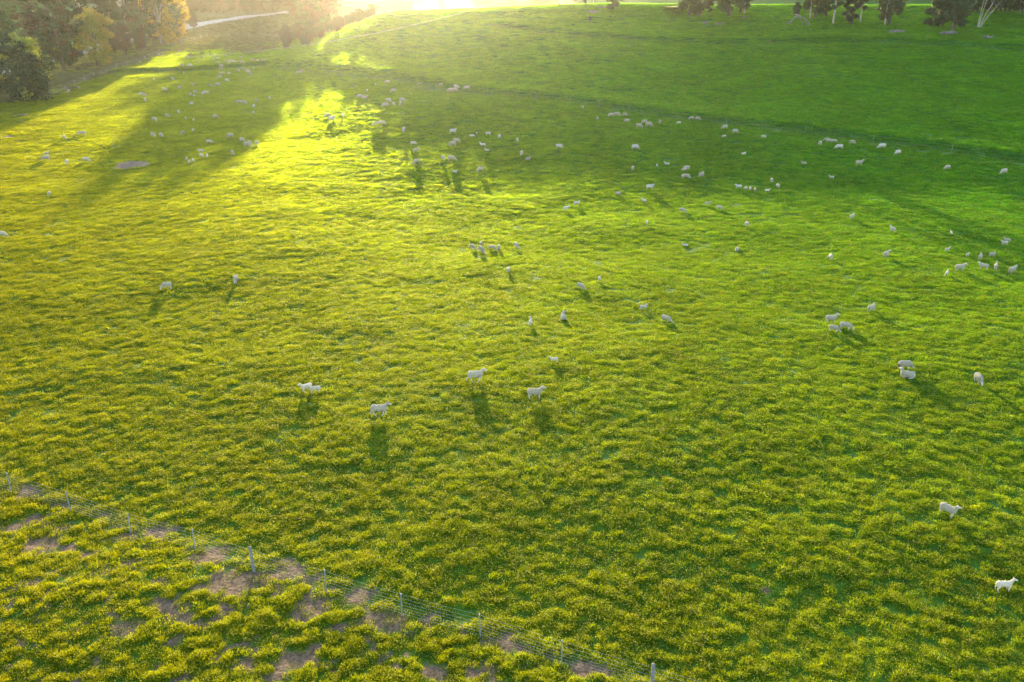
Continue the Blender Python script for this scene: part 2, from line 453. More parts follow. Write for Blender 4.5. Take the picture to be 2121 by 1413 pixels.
# ------------------------------------------------------------------ scatter by geometry nodes
def scatter(name, P, rotz, scl, variants, tilt=None):
    """one object: instances of the variant meshes on a cloud of points"""
    me = bpy.data.meshes.new(name+'_points')
    me.vertices.add(len(P)); me.vertices.foreach_set('co', np.asarray(P, np.float32).ravel())
    ro = np.zeros((len(P), 3), np.float32); ro[:, 2] = rotz
    if tilt is not None: ro[:, :2] = tilt
    a = me.attributes.new('rot', 'FLOAT_VECTOR', 'POINT'); a.data.foreach_set('vector', ro.ravel())
    a = me.attributes.new('scl', 'FLOAT_VECTOR', 'POINT'); a.data.foreach_set('vector', np.asarray(scl, np.float32).ravel())
    a = me.attributes.new('pick', 'INT', 'POINT'); a.data.foreach_set('value', rng.integers(0, len(variants), len(P)).astype(np.int32))
    o = link(name, me)
    ng = bpy.data.node_groups.new(name+'_scatter', 'GeometryNodeTree')
    ng.interface.new_socket('Geometry', in_out='INPUT', socket_type='NodeSocketGeometry')
    ng.interface.new_socket('Geometry', in_out='OUTPUT', socket_type='NodeSocketGeometry')
    gi = ng.nodes.new('NodeGroupInput'); go = ng.nodes.new('NodeGroupOutput')
    # variant meshes live in a collection that is not linked to the scene
    vc = bpy.data.collections.new(name+'_variants')
    for i, vm in enumerate(variants):
        vc.objects.link(bpy.data.objects.new('%s_piece' % name, vm))
    ci = ng.nodes.new('GeometryNodeCollectionInfo'); ci.inputs['Collection'].default_value = vc
    ci.inputs['Separate Children'].default_value = True; ci.inputs['Reset Children'].default_value = True
    ip = ng.nodes.new('GeometryNodeInstanceOnPoints'); ip.inputs['Pick Instance'].default_value = True
    def attr(nm, t):
        n = ng.nodes.new('GeometryNodeInputNamedAttribute'); n.data_type = t; n.inputs['Name'].default_value = nm
        return n.outputs['Attribute']
    L = ng.links.new
    L(gi.outputs[0], ip.inputs['Points']); L(ci.outputs[0], ip.inputs['Instance'])
    L(attr('pick', 'INT'), ip.inputs['Instance Index'])
    L(attr('rot', 'FLOAT_VECTOR'), ip.inputs['Rotation']); L(attr('scl', 'FLOAT_VECTOR'), ip.inputs['Scale'])
    L(ip.outputs[0], go.inputs[0])
    md = o.modifiers.new('scatter', 'NODES'); md.node_group = ng
    return o

def tuft_mesh(i, nb=75, rad=.24, hmin=.05, hmax=.14, w=.012, flowers=3, mats=None):
    r = np.random.default_rng(100+i)
    V = []; Fq = []; mi = []
    for b in range(nb):
        a = r.uniform(0, 2*np.pi); q = rad*math.sqrt(r.uniform())
        x, y = q*math.cos(a), q*math.sin(a)
        h = r.uniform(hmin, hmax)*(1.1-.5*q/rad); lean = r.uniform(.2, 1.0)*h; la = a+r.normal(0, 1.2)
        fa = r.uniform(0, np.pi); dx, dy = math.cos(fa), math.sin(fa); ww = w*r.uniform(.7, 1.5)
        lx, ly = math.cos(la)*lean, math.sin(la)*lean
        k = len(V)
        V += [(x-dx*ww*.5, y-dy*ww*.5, -.02), (x+dx*ww*.5, y+dy*ww*.5, -.02),
              (x+dx*ww*.6+lx*.4, y+dy*ww*.6+ly*.4, h*.6), (x-dx*ww*.6+lx*.4, y-dy*ww*.6+ly*.4, h*.6),
              (x+lx-dx*ww*.12, y+ly-dy*ww*.12, h), (x+lx+dx*ww*.12, y+ly+dy*ww*.12, h)]
        Fq += [(k, k+1, k+2, k+3), (k+3, k+2, k+5, k+4)]; mi += [0, 0]
        if b % 3 == 0:     # a small clover-like leaf near the top
            k = len(V); c = Vector((x+lx*.7, y+ly*.7, h*.75)); s = w*1.3
            ux = Vector((r.normal(), r.normal(), r.normal()*.6)).normalized(); uy = ux.cross(Vector((r.normal(), r.normal(), 1))).normalized()
            V += [tuple(c-ux*s), tuple(c+uy*s*.8), tuple(c+ux*s), tuple(c-uy*s*.8)]; Fq.append((k, k+1, k+2, k+3)); mi.append(0)
    for b in range(flowers):
        a = r.uniform(0, 2*np.pi); q = rad*math.sqrt(r.uniform()); k = len(V); s = .013
        c = Vector((q*math.cos(a), q*math.sin(a), hmax*.9))
        V += [tuple(c+Vector((s, 0, .004))), tuple(c+Vector((0, s, -.003))), tuple(c+Vector((-s, 0, .004))), tuple(c+Vector((0, -s, -.003)))]
        Fq.append((k, k+1, k+2, k+3)); mi.append(1)
    return np_mesh('tuft', V, Fq, mats or [M['grass'], M['flower']], mi)

def build_grass():
    q = 1.5; n0 = 42.0; UM = .72; y0, y1 = 13.0, 300.0
    # density n0*(30/Y)^q per square metre over the fan |X| < UM*Y/...
    total = int(1.18*n0*2*UM*30**q*(y1**(2-q)-y0**(2-q))/(2-q))
    t = rng.uniform(0, 1, total)
    Y = (y0**(2-q)+t*(y1**(2-q)-y0**(2-q)))**(1/(2-q))
    X = rng.uniform(-1, 1, total)*(UM*Y+9)
    b = bare(X, Y); rg = rough(X, Y)
    cl = fbm(X/.44, Y/.29, 21, 3)           # same clumps as the ground relief
    cl2 = fbm(X/1.7, Y/1.4, 61, 2)
    keep = ((b < rng.uniform(.15, .85, total)) | (rng.uniform(0, 1, total) < .13)) & (rng.uniform(0, 1, total) < np.clip(.75+1.0*(cl-.35), .55, 1))
    X, Y, b, cl, cl2, rg = (v[keep] for v in (X, Y, b, cl, cl2, rg))
    Z = full_h(X, Y)
    lat = np.maximum((Y/30)**(q/2), .8)
    hs = np.clip(.62+1.9*(cl-.38)+.7*(cl2-.5), .32, 1.3)
    hs = hs*(1+.7*ss(60, 200, Y))
    s, d = below_fence(X, Y)
    hs = hs*(1+.25*s)
    hs = hs*(1-.55*b)*.85
    scl = np.stack([lat*rng.uniform(.8, 1.25, len(X)), lat*rng.uniform(.8, 1.25, len(X)), hs], -1)
    o = scatter('pasture_grass', np.stack([X, Y, Z-.01], -1), rng.uniform(0, 6.283, len(X)), scl, [tuft_mesh(i) for i in range(7)])
    tag(o, 'short clumpy pasture grass with scattered yellow flower heads over the whole paddock', 'grass', kind='stuff')
    print('grass instances', len(X))
build_grass()
# ------------------------------------------------------------------ trees
def crown_mesh(name, clumps, leaf, mat, seed, mat2=None, share=.0):
    r = np.random.default_rng(seed)
    P = []; mi = []
    for (c, rad, n) in clumps:
        d = r.normal(size=(n, 3)); d /= np.linalg.norm(d, axis=1)[:, None]
        rr = r.uniform(.25, 1, n)**.45
        lump = .75+.35*np.sin(d[:, 0]*5+seed)*np.sin(d[:, 1]*6+c[2])*np.sin(d[:, 2]*5+c[0])
        p = np.array(c)+d*(rr*lump)[:, None]*np.array(rad)
        P.append(p)
        nn = noise(p[:, 0]*.45+seed, p[:, 2]*.45+p[:, 1]*.4, seed)+.22*d[:, 0]+.18*d[:, 2]+.10*r.normal(size=n)  # biases the second leaf colour to a sun-facing side, light put into colour
        mi.append(np.where(nn > 1.05-share*1.1, 1, 0))
    P = np.concatenate(P); mi = np.concatenate(mi); n = len(P)
    a = r.normal(size=(n, 3)); a[:, 2] *= .6; a /= np.linalg.norm(a, axis=1)[:, None]
    b = np.cross(a, r.normal(size=(n, 3))); b /= np.linalg.norm(b, axis=1)[:, None]
    s = leaf*r.uniform(.5, 1.3, n)[:, None]
    V = np.stack([P-a*s, P+b*s*.55, P+a*s, P-b*s*.55], 1).reshape(-1, 3)
    return np_mesh(name, V, np.arange(4*n).reshape(n, 4), [mat]+([mat2] if mat2 else []), mi if mat2 else None)

def wood_mesh(name, h, r0, mat, seed, forks=3, lean=.0, limb=.3, limbs=8, low=.35, spread=.3):
    rr = random.Random(seed)
    V = []; Fs = []
    ends = []
    fh = h*rr.uniform(.2, .35)
    base = [(0, 0, -.5), (0, 0, 0), (lean*fh*.4, 0, fh*.5), (lean*fh, rr.uniform(-.2, .2), fh)]
    tube(V, Fs, base, [r0*1.25, r0*1.1, r0*.9, r0*.8], 8)
    for k in range(forks):
        a = 2*math.pi*k/forks+rr.uniform(-.5, .5); sp = spread*rr.uniform(.4, 1.1)
        top = h*rr.uniform(.75, .95)
        pts = [base[-1]]
        for j in range(1, 6):
            t = j/5; z = fh+(top-fh)*t
            pts.append((lean*z+math.cos(a)*sp*(z-fh)*.8+rr.uniform(-.2, .2), math.sin(a)*sp*(z-fh)*.8+rr.uniform(-.2, .2), z))
        rad = [r0*.62*(1-.16*j) for j in range(6)]
        tube(V, Fs, pts, rad, 6)
        for j in range(limbs//forks+1):
            i = rr.randint(1, 4); p = Vector(pts[i]); aa = a+rr.uniform(-1.4, 1.4); ln = h*limb*rr.uniform(.5, 1.1)
            q = p+Vector((math.cos(aa)*ln*.5, math.sin(aa)*ln*.5, ln*.28)); e = p+Vector((math.cos(aa)*ln, math.sin(aa)*ln, ln*rr.uniform(.3, .7)))
            tube(V, Fs, [p, q, e], [rad[i]*.5, rad[i]*.32, rad[i]*.12], 5)
            ends.append(e)
        ends.append(Vector(pts[-1]))
    return tube_mesh(name, V, Fs, [mat]), ends

def make_kind(seed, h, w, crown_lo, r0, bark, leaf_m, leaf=.30, n=5200, forks=3, lean=0., airy=1.0, mat2=None, share=0., spread=.3, dome=1.0):
    wm, ends = wood_mesh('trunk', h, r0, bark, seed, forks, lean, spread=spread)
    rr = random.Random(seed+5); cl = []
    m = 15
    for k in range(m):
        t = (k+.5)/m; z = crown_lo+(h-crown_lo)*t
        prof = math.sin(math.pi*min(max(.12+.80*t, 0), 1))**.6*dome+(1-dome)*(1-t*.75)
        a = k*2.4+rr.uniform(-.4, .4); q = w*.5*prof*rr.uniform(.35, .68)
        s = w*.23*rr.uniform(.75, 1.25)*(.6+.4*prof)
        cl.append(((math.cos(a)*q+lean*z, math.sin(a)*q, z), (s, s, s*rr.uniform(.6, .95)*airy), n//(m+4)))
    for e in ends[:8]:
        if e.z > crown_lo: s = w*.14; cl.append(((e.x, e.y, e.z), (s, s, s*.7), n//30))
    return wm, crown_mesh('crown', cl, leaf, leaf_m, seed, mat2, share)

KINDS = {}
KINDS['gum'] = make_kind(1, 12, 9, 1.4, .36, M['bark'], M['gum'], n=9500, forks=3)
KINDS['gum2'] = make_kind(2, 14, 11, 1.1, .46, M['bark'], M['gum'], n=12000, forks=4, spread=.4)
KINDS['cone'] = make_kind(3, 12, 8, .4, .34, M['bark'], M['dark'], n=13000, forks=2, dome=.5)
KINDS['slender'] = make_kind(4, 13, 4.2, .8, .24, M['bark'], M['dark'], n=5600, forks=2, spread=.12)
KINDS['pale'] = make_kind(5, 14, 5, 3.6, .22, M['pale'], M['gum'], n=3200, forks=2, spread=.18)
KINDS['shrub'] = make_kind(6, 3.2, 2.4, .3, .08, M['bark'], M['dark'], leaf=.16, n=1600, forks=3)
KINDS['willow'] = make_kind(7, 14.5, 12.5, 1.5, .32, M['bark'], M['willow'], leaf=.30, n=9500, forks=5, spread=.5, mat2=M['gold'], share=.35)
KINDS['golden'] = make_kind(8, 23, 15, 1.4, .6, M['pale'], M['gold'], leaf=.36, n=11000, forks=4, spread=.35, mat2=M['gum'], share=.45)
KINDS['bush'] = make_kind(9, 12, 13.5, .3, .40, M['bark'], M['dark'], leaf=.26, n=17000, forks=5, spread=.5, mat2=M['willow'], share=.27)  # yellow second leaves paint the sunlit top of the bush
KINDS['tall'] = make_kind(10, 27, 11, 6.5, .50, M['pale'], M['gum'], leaf=.36, n=8500, forks=3, spread=.2)
KINDS['talldark'] = make_kind(12, 24, 12, 2.2, .48, M['bark'], M['gum'], leaf=.36, n=10500, forks=3, spread=.25, mat2=M['brown'], share=.25)
KINDS['redbrown'] = make_kind(13, 15, 10, 2.5, .35, M['bark'], M['brown'], leaf=.34, n=6500, forks=4, spread=.4, mat2=M['gum'], share=.3)

def tree(kind, px, py, s, label, rz=0., name='eucalyptus_tree', group='trees along the hill crest', cat='tree', wide=1.0):
    p = at(px, py, 0, base_h)
    p.z = float(full_h(np.array(p.x), np.array(p.y)))
    t = empty(name, p, rz); t.scale = (s*wide, s*wide, s)
    tag(t, label, cat, group)
    link('trunk', KINDS[kind][0], t); link('crown', KINDS[kind][1], t)
    return t

GL = 'trees behind the left fence'
for a in [
    ('bush', 58, 208, 1.02, 'big dark bushy tree with sunlit tops coloured yellow behind the left fence', .4, 'bushy_tree'),
    ('bush', -28, 196, .9, 'dark bushy tree cut by the left picture edge', 2.2, 'bushy_tree'),
    ('talldark', 133, 148, .86, 'tall dark tree with two thick trunks left of the yellow green tree', .9, 'eucalyptus_tree'),
    ('talldark', 147, 141, .8, 'dark trunked tree just right of the two trunked one', 3.9, 'eucalyptus_tree'),
    ('willow', 203, 141, .95, 'rounded yellow green tree with forked trunk in front of the road', 0, 'broadleaf_tree'),
    ('redbrown', 92, 132, .95, 'reddish green tree behind the big dark bushy tree', 1.2, 'broadleaf_tree'),
    ('talldark', 60, 96, .72, 'dark tree standing before the bright far paddock', 5, 'eucalyptus_tree'),
    ('gum2', 8, 120, 1.15, 'greyish tree at the left picture edge above the dark bush', 2.5, 'eucalyptus_tree'),
    ('tall', 178, 100, .85, 'eucalypt with a grey trunk seen above the yellow green tree', 1.7, 'eucalyptus_tree'),
    ('talldark', 228, 92, .95, 'dark eucalypt left of the thick white trunk', 4.1, 'eucalyptus_tree'),
    ('tall', 268, 96, 1.1, 'tall eucalypt with the thick white trunk', 0.3, 'eucalyptus_tree'),
    ('redbrown', 262, 116, .62, 'low dense tree at the foot of the thick white trunk', 2.3, 'broadleaf_tree'),
    ('talldark', 300, 102, 1.0, 'dark eucalypt right of the thick white trunk', 2.0, 'eucalyptus_tree'),
    ('golden', 336, 95, 1.0, 'big golden leaved eucalypt at the right end of the left trees', 0.2, 'eucalyptus_tree'),
    ('golden', 374, 88, .62, 'smaller golden tree drooping to the grass beside the big golden one', 2.9, 'eucalyptus_tree'),
    ('redbrown', 402, 62, .45, 'brown bare looking tree beyond the road right of the golden ones', 1.9, 'broadleaf_tree'),
    ('redbrown', 318, 90, .5, 'low brown tree under the big golden eucalypt', .5, 'broadleaf_tree'),
    ('redbrown', 292, 108, .45, 'low brown tree in front of the dark eucalypts near the white trunk', 3.5, 'broadleaf_tree'),
    ('redbrown', 240, 112, .5, 'low brown tree between the yellow green tree and the white trunk', 5.1, 'broadleaf_tree'),
    ('gum2', 100, 150, .6, 'small green tree right of the big dark bushy tree', 1.1, 'eucalyptus_tree'),
    ('talldark', 20, 84, .7, 'dark tree between two bright glimpses of far paddock', 2.4, 'eucalyptus_tree'),
    ('talldark', 118, 70, .75, 'dark tree right of the bright far paddock', .4, 'eucalyptus_tree'),
    ('golden', 362, 80, .85, 'golden tree filling the gap between two other golden ones', 4.3, 'eucalyptus_tree'),
    ]:
    k, px, py, s, lab, rz, nm = a
    tree(k, px, py, s, lab, rz, nm, GL)

for a in [
    ('gum', 1190, 4, .42, 'leftmost trunk on the crest beside a fallen leaning branch', 0),
    ('slender', 1212, 9, .42, 'thin reddish trunk standing second from the left on the crest', 1),
    ('pale', 1229, 10, .42, 'thin grey trunk left of the log on the crest', 2),
    ('gum2', 1270, 20, .62, 'thick trunked eucalypt alone on the crest with crown to the right', 3),
    ('gum2', 1429, 31, 1.0, 'left eucalypt of the wide drooping clump by the bright pond', .5),
    ('gum2', 1449, 32, .92, 'multi stemmed right tree of the wide drooping clump', 2.2),
    ('slender', 1469, 27, .8, 'thin dark trunk standing between two larger clumps on the crest', .7),
    ('gum', 1510, 35, 1.05, 'thick trunked eucalypt right of the thin dark trunk', 1.4),
    ('gum', 1533, 28, .95, 'dark forked tree left of the stump on the crest', 5.0),
    ('pale', 1541, 31, .8, 'pale slim trunk in front of the dark forked tree', 3.3),
    ('gum', 1688, 40, 1.0, 'broad leafy tree with a white sapling on each side', 4.4),
    ('pale', 1677, 41, .7, 'white sapling left of the broad leafy tree', 1.0),
    ('slender', 1711, 38, .95, 'dark slim tree right of the broad leafy tree', 2.6),
    ('pale', 1725, 51, 1.0, 'eucalypt with pale lower trunk left of the twin dark slim trees', 4.0),
    ('slender', 1752, 45, .85, 'left one of twin dark slim trees leaning together', 0.1),
    ('slender', 1764, 53, 1.0, 'right one of twin dark slim trees, foliage down to the grass', 3.0),
    ('pale', 1781, 49, .9, 'slanting pale trunk right of the twin dark slim trees', 5.5),
    ('gum', 1841, 51, 1.0, 'lone full crowned tree behind a white sapling stem', 1.9),
    ('pale', 1832, 54, .8, 'white stem in front of the lone full crowned tree', 0.4),
    ('cone', 1942, 55, 1.12, 'dense dark tree leafy to the ground above the branch heap', 2.4),
    ('gum', 1974, 62, 1.0, 'dark leaning eucalypt right of the dense dark tree', 5.2),
    ]:
    k, px, py, s, lab, rz = a
    tree(k, px, py, s, lab, rz)
tree('shrub', 1649, 34, 1.0, 'small dark shrub behind the forked fallen branch', 0, 'shrub', 'shrubs', 'shrub')
tree('shrub', 1222, 44, .35, 'tiny dark shrub alone on the shaded slope under the crest log', 1, 'shrub', 'shrubs', 'shrub')
# row of dark slim trees making the edge of the wood at the far right
ORD = ['first', 'second', 'third', 'fourth', 'fifth', 'sixth', 'seventh', 'eighth', 'ninth', 'tenth', 'eleventh', 'twelfth', 'thirteenth', 'fourteenth', 'fifteenth', 'last']
for i in range(16):
    px = 1986+i*9.5+random.uniform(-3, 3)
    tree('slender' if i % 3 else 'gum', px, 20+random.uniform(0, 7)+i*.2, random.uniform(.9, 1.2), ORD[i]+' tree from the left in the dark wood edge at upper right', random.uniform(0, 6), 'woodland_tree', 'trees of the dark wood edge at upper right')

# leaning dead stems
def dead_stems():
    p = at(2024, 58, 0, base_h)
    t = empty('dead_tree', p, 0)
    tag(t, 'dead tree of several bare white stems fanning out to the right', 'dead tree')
    for k, (lx, h) in enumerate([(.6, 12), (1.6, 11), (3.2, 7.5), (4.6, 6.5)]):
        V = []; Fs = []
        tube(V, Fs, [(k*.18, 0, -.3), (k*.18+lx*.35, .1*k, h*.4), (k*.18+lx, .3*k-.4, h)], [.09, .07, .02], 6)
        tube(V, Fs, [(k*.18+lx*.5, 0, h*.55), (k*.18+lx*.5+1.1, .5, h*.75)], [.05, .02], 5)
        tube(V, Fs, [(k*.18+lx*.7, 0, h*.72), (k*.18+lx*.7-.8, -.4, h*.9)], [.04, .015], 5)
        link('stem', tube_mesh('stem', V, Fs, [M['pale']]), t)
dead_stems()

# fallen branches and heaps
def heap(px, py, L, label, n=14, name='branch_heap', flat=.35, thick=.11, seed=0, fn=None):
    rr = random.Random(seed)
    p = at(px, py, 0, full_h)
    t = empty(name, p, 0)
    tag(t, label, 'fallen wood', 'fallen wood on the hillside')
    for k in range(n):
        V = []; Fs = []
        a = rr.uniform(-.5, .5)+(math.pi if rr.random() < .5 else 0); ln = L*rr.uniform(.25, .6)
        c = Vector((rr.uniform(-.3, .3)*L, rr.uniform(-.15, .15)*L, rr.uniform(.05, flat*L*.35)))
        d = Vector((math.cos(a), math.sin(a)*.6, rr.uniform(-.05, .35)))
        r = thick*rr.uniform(.5, 1.3)
        pts = [c-d*ln*.5, c+Vector((0, 0, rr.uniform(-.1, .2))), c+d*ln*.5]
        tube(V, Fs, pts, [r, r*.8, r*.35], 6)
        e = pts[1]
        tube(V, Fs, [e, e+Vector((rr.uniform(-.3, .3), rr.uniform(-.3, .3), rr.uniform(.2, .5)))*ln*.5], [r*.5, r*.15], 5)
        link('branch', tube_mesh('branch', V, Fs, [M['deadwood']]), t)
    return t
heap(1856, 68, 4.0, 'grey heap of dead branches below the lone full crowned tree', 22, seed=1)
heap(1962, 71, 4.2, 'longest heap of dead branches under the dense dark tree', 24, seed=2)
heap(2048, 79, 3.6, 'low rightmost heap of dead branches below the dead white tree', 18, flat=.2, seed=3)
heap(1228, 26, 4.2, 'long low log with branches left of the thick trunked eucalypt', 10, 'fallen_log', .15, .2, seed=4)
heap(1243, 17, 3.4, 'thin fallen limb just above the long log on the crest', 6, 'fallen_branch', .2, .1, seed=5)
heap(1464, 47, 3.2, 'scattered grey sticks left of the pale root plate', 9, 'fallen_branch', .1, .08, seed=6)
heap(1463, 51, 1.8, 'short grey log under the scattered sticks', 5, 'fallen_log', .12, .14, seed=9)
heap(1489, 52, 2.1, 'pale upturned roots below the wide drooping clump', 10, 'tree_roots', .6, .09, seed=7)
heap(1538, 38, 1.8, 'reddish stump debris under the forked tree', 8, 'tree_stump', .4, .12, seed=8)
def forked(px, py, arms, label):
    p = at(px, py, 0, full_h); t = empty('fallen_branch', p, 0)
    tag(t, label, 'fallen wood', 'fallen wood on the hillside')
    for pts, r in arms:
        V = []; Fs = []
        tube(V, Fs, pts, [r, r*.85, r*.7, r*.4][:len(pts)], 7)
        link('branch', tube_mesh('branch', V, Fs, [M['deadwood']]), t)
forked(1650, 52, [([(0, 0, 2.3), (-1.0, -.2, 1.4), (-2.1, -.3, .4), (-3.0, -.2, .2)], .17), ([(-.4, 0, 2.5), (1.3, 0, 1.7), (2.5, -.2, 1.0), (3.2, -.3, .1)], .18),
                  ([(.2, 0, 2.0), (.9, -.3, 1.0), (1.5, -.5, .3)], .08), ([(2.4, -.2, 1.1), (2.2, -.6, .2), (3.3, -.9, .05)], .10), ([(-.3, 0, 2.4), (-1.2, .4, 2.7)], .08), ([(-1.6, -.2, .9), (-1.7, -.6, .1)], .09)],
       'large forked fallen branch arched over the grass below the shrub')
forked(1158, 13, [([(-.9, 0, 2.2), (-.3, 0, 1.1), (.6, 0, .05)], .13), ([(-.3, 0, 1.1), (.5, .2, 1.4)], .06)], 'short leaning branch at the left end of the crest')

# ------------------------------------------------------------------ far woods
def wood(name, label, n, region, kinds, smin, smax, seed):
    r = np.random.default_rng(seed)
    P = []
    while len(P) < n:
        y = r.uniform(region[2], region[3]); u = r.uniform(region[0], region[1]); x = u*y
        if len(region) > 4 and not region[4](x, y, r): continue
        P.append((x, y, float(base_h(np.array(x), np.array(y)))-.3))
    P = np.array(P); s = r.uniform(smin, smax, n)
    vs_ = []
    for k in kinds:
        a, b = KINDS[k]
        bm = bmesh.new(); bm.from_mesh(a); nm = len(a.materials)
        me = bpy.data.meshes.new(name)
        bm.from_mesh(b)
        for f in bm.faces[len(a.polygons):] if hasattr(bm.faces, 'ensure_lookup_table') and bm.faces.ensure_lookup_table() is None else []:
            f.material_index += nm
        bm.to_mesh(me); bm.free()
        for m_ in list(a.materials)+list(b.materials): me.materials.append(m_)
        vs_.append(me)
    o = scatter(name, P, r.uniform(0, 6.28, n), np.stack([s*1.1, s*1.1, s], -1), vs_)
    tag(o, label, 'woodland', kind='stuff')
    return o
wood('far_woodland', 'dark woodland covering the distant hills behind the crest', 2600, (-.9, 1.0, 470, 860, lambda x, y, r: not (-.45 < x/y < .25 and y < 620)), ['gum', 'gum2', 'cone', 'talldark'], .8, 1.25, 31)
wood('brown_woodland', 'reddish brown wooded spur behind the road', 100, (-.230, -.194, 352, 520), ['redbrown', 'redbrown', 'talldark'], .75, 1.05, 32)

wood('added_crest_scrub', 'low scrub added on the crest to shade the slope', 110, (-.25, -.15, 262, 330), ['redbrown', 'gum'], .15, .30, 34)  # scrub added for its shade; none is visible in the glare here
wood('road_scrub', 'low reddish brown scrub beyond the road', 420, (-.40, -.19, 432, 500), ['redbrown', 'redbrown'], .35, .6, 33)
# rank growth along the left fence and road bank
def undergrowth():
    n = 60000
    Y = rng.uniform(120, 420, n); X = rng.uniform(-.72, -.14, n)*Y
    r = rough(X, Y)
    d_, _ = seg_dist(X, Y, ROAD)
    k = (rng.uniform(0, 1, n) < r*.8) & (d_ > 4)
    X, Y = X[k], Y[k]
    s = rng.uniform(2.0, 4.2, len(X)); hz = rng.uniform(1.5, 5.0, len(X))*(.5+fbm(X/4, Y/4, 9, 2))
    o = scatter('rank_undergrowth', np.stack([X, Y, full_h(X, Y)-.03], -1), rng.uniform(0, 6.28, len(X)), np.stack([s, s, hz], -1),
                [tuft_mesh(40+i, 90, .24, .06, .16, .014, 0, [M['dryleaf'], M['dryleaf']]) for i in range(4)])
    tag(o, 'rank brownish green undergrowth along the left fence and the road bank', 'undergrowth', kind='stuff')

# ------------------------------------------------------------------ road and pond
ROAD = poly([(-60, 165), (40, 142), (120, 122), (165, 109), (250, 88), (330, 70), (410, 51), (470, 42), (520, 34), (580, 27), (640, 22), (720, 16)])
def road():
    pts = []
    for (x0, y0), (x1, y1) in zip(ROAD[:-1], ROAD[1:]):
        for t in np.linspace(0, 1, 14, endpoint=False): pts.append((x0+(x1-x0)*t, y0+(y1-y0)*t))
    pts = np.array(pts)
    for _ in range(6): pts[1:-1] = (pts[:-2]+pts[1:-1]*2+pts[2:])/4
    tg = np.gradient(pts, axis=0); tg /= np.linalg.norm(tg, axis=1)[:, None]
    nr = np.stack([-tg[:, 1], tg[:, 0]], -1)
    W = 4.2; V = []; 
    offs = np.linspace(-W, W, 9)
    for o_ in offs:
        q = pts+nr*o_
        V.append(np.stack([q[:, 0], q[:, 1], np.maximum(full_h(q[:, 0], q[:, 1]), base_h(pts[:, 0], pts[:, 1]))+.28-.012*abs(o_)], -1))
    V = np.stack(V, 1); n, k = V.shape[:2]
    idx = np.arange(n*k).reshape(n, k)
    Fq = np.stack([idx[:-1, :-1], idx[1:, :-1], idx[1:, 1:], idx[:-1, 1:]], -1).reshape(-1, 4)
    o = link('gravel_road', np_mesh('gravel_road', V.reshape(-1, 3), Fq, [M['road']]))
    tag(o, 'pale country road running behind the trees on the left', kind='structure')
road()
undergrowth()

# ------------------------------------------------------------------ fences
def post_mesh(h, r, sides=6, cap=True):
    V = []; Fs = []
    tube(V, Fs, [(0, 0, -.3), (0, 0, h-.03)], [r, r], sides)
    tube(V, Fs, [(0, 0, h-.03), (0, 0, h-.01), (0, 0, h+.03)], [r*1.25, r*1.25, r*.8], sides)
    return tube_mesh('post', V, Fs, [M['steel']], False)
def strainer_mesh(h, r):
    V = []; Fs = []
    tube(V, Fs, [(0, 0, -.3), (0, 0, h)], [r, r*.97], 14)
    tube(V, Fs, [(0, 0, h), (0, 0, h+.03), (0, 0, h+.06)], [r*1.08, r*1.02, r*.5], 14)
    return tube_mesh('post', V, Fs, [M['timber']], True)

def fence_wire(pts, r):
    V = []; Fs = []
    tube(V, Fs, pts, [r]*len(pts), 4, False)
    return tube_mesh('wire', V, Fs, [M['wire']], True)

def near_fence():
    t = empty('wire_fence', (FENCE[5][0], FENCE[5][1], float(full_h(np.array(FENCE[5][0]), np.array(FENCE[5][1])))), 0)
    tag(t, 'long sheep wire fence of steel posts crossing the lower left foreground', 'fence')
    ox, oy, oz = t.location
    pm, sm = post_mesh(1.12, .026, 5), strainer_mesh(1.22, .068)
    tops = []
    for i, (x, y) in enumerate(FENCE):
        z = float(full_h(np.array(x), np.array(y)))
        big = i in (5, 10)
        o = link('post', sm if big else pm, t, (x-ox, y-oy, z-oz))
        o.rotation_euler = (R(random.uniform(-1.5, 1.5)), R(random.uniform(-2, 2)), random.uniform(0, 3))
        if big: tag(o, 'thick round strainer post')
        tops.append(Vector((x-ox, y-oy, z-oz)))
    for hz in (.10, .24, .38, .52, .68, .86, 1.05):
        pts = []
        for a, b in zip(tops[:-1], tops[1:]):
            for q in np.linspace(0, 1, 5, endpoint=False):
                p = a.lerp(b, q); p.z += hz-.05*4*q*(1-q)*.5; p.y += .06 
                pts.append(p)
        e = tops[-1].copy(); e.z += hz; e.y += .06; pts.append(e)
        link('wire', fence_wire(pts, .0036), t)
    V = []; Fs = []
    for a, b in zip(tops[:-1], tops[1:]):
        L = (b-a).length; n = int(L/.42)
        for i in range(1, n):
            q = i/n; p = a.lerp(b, q); s = -.05*2*q*(1-q); p.y += .06
            tube(V, Fs, [p+Vector((0, 0, .10+s)), p+Vector((0, 0, .86+s))], [.0018, .0018], 3, False)
    tag(link('stay_wires', tube_mesh('stay_wires', V, Fs, [M['wire']]), t), kind='stuff')
near_fence()

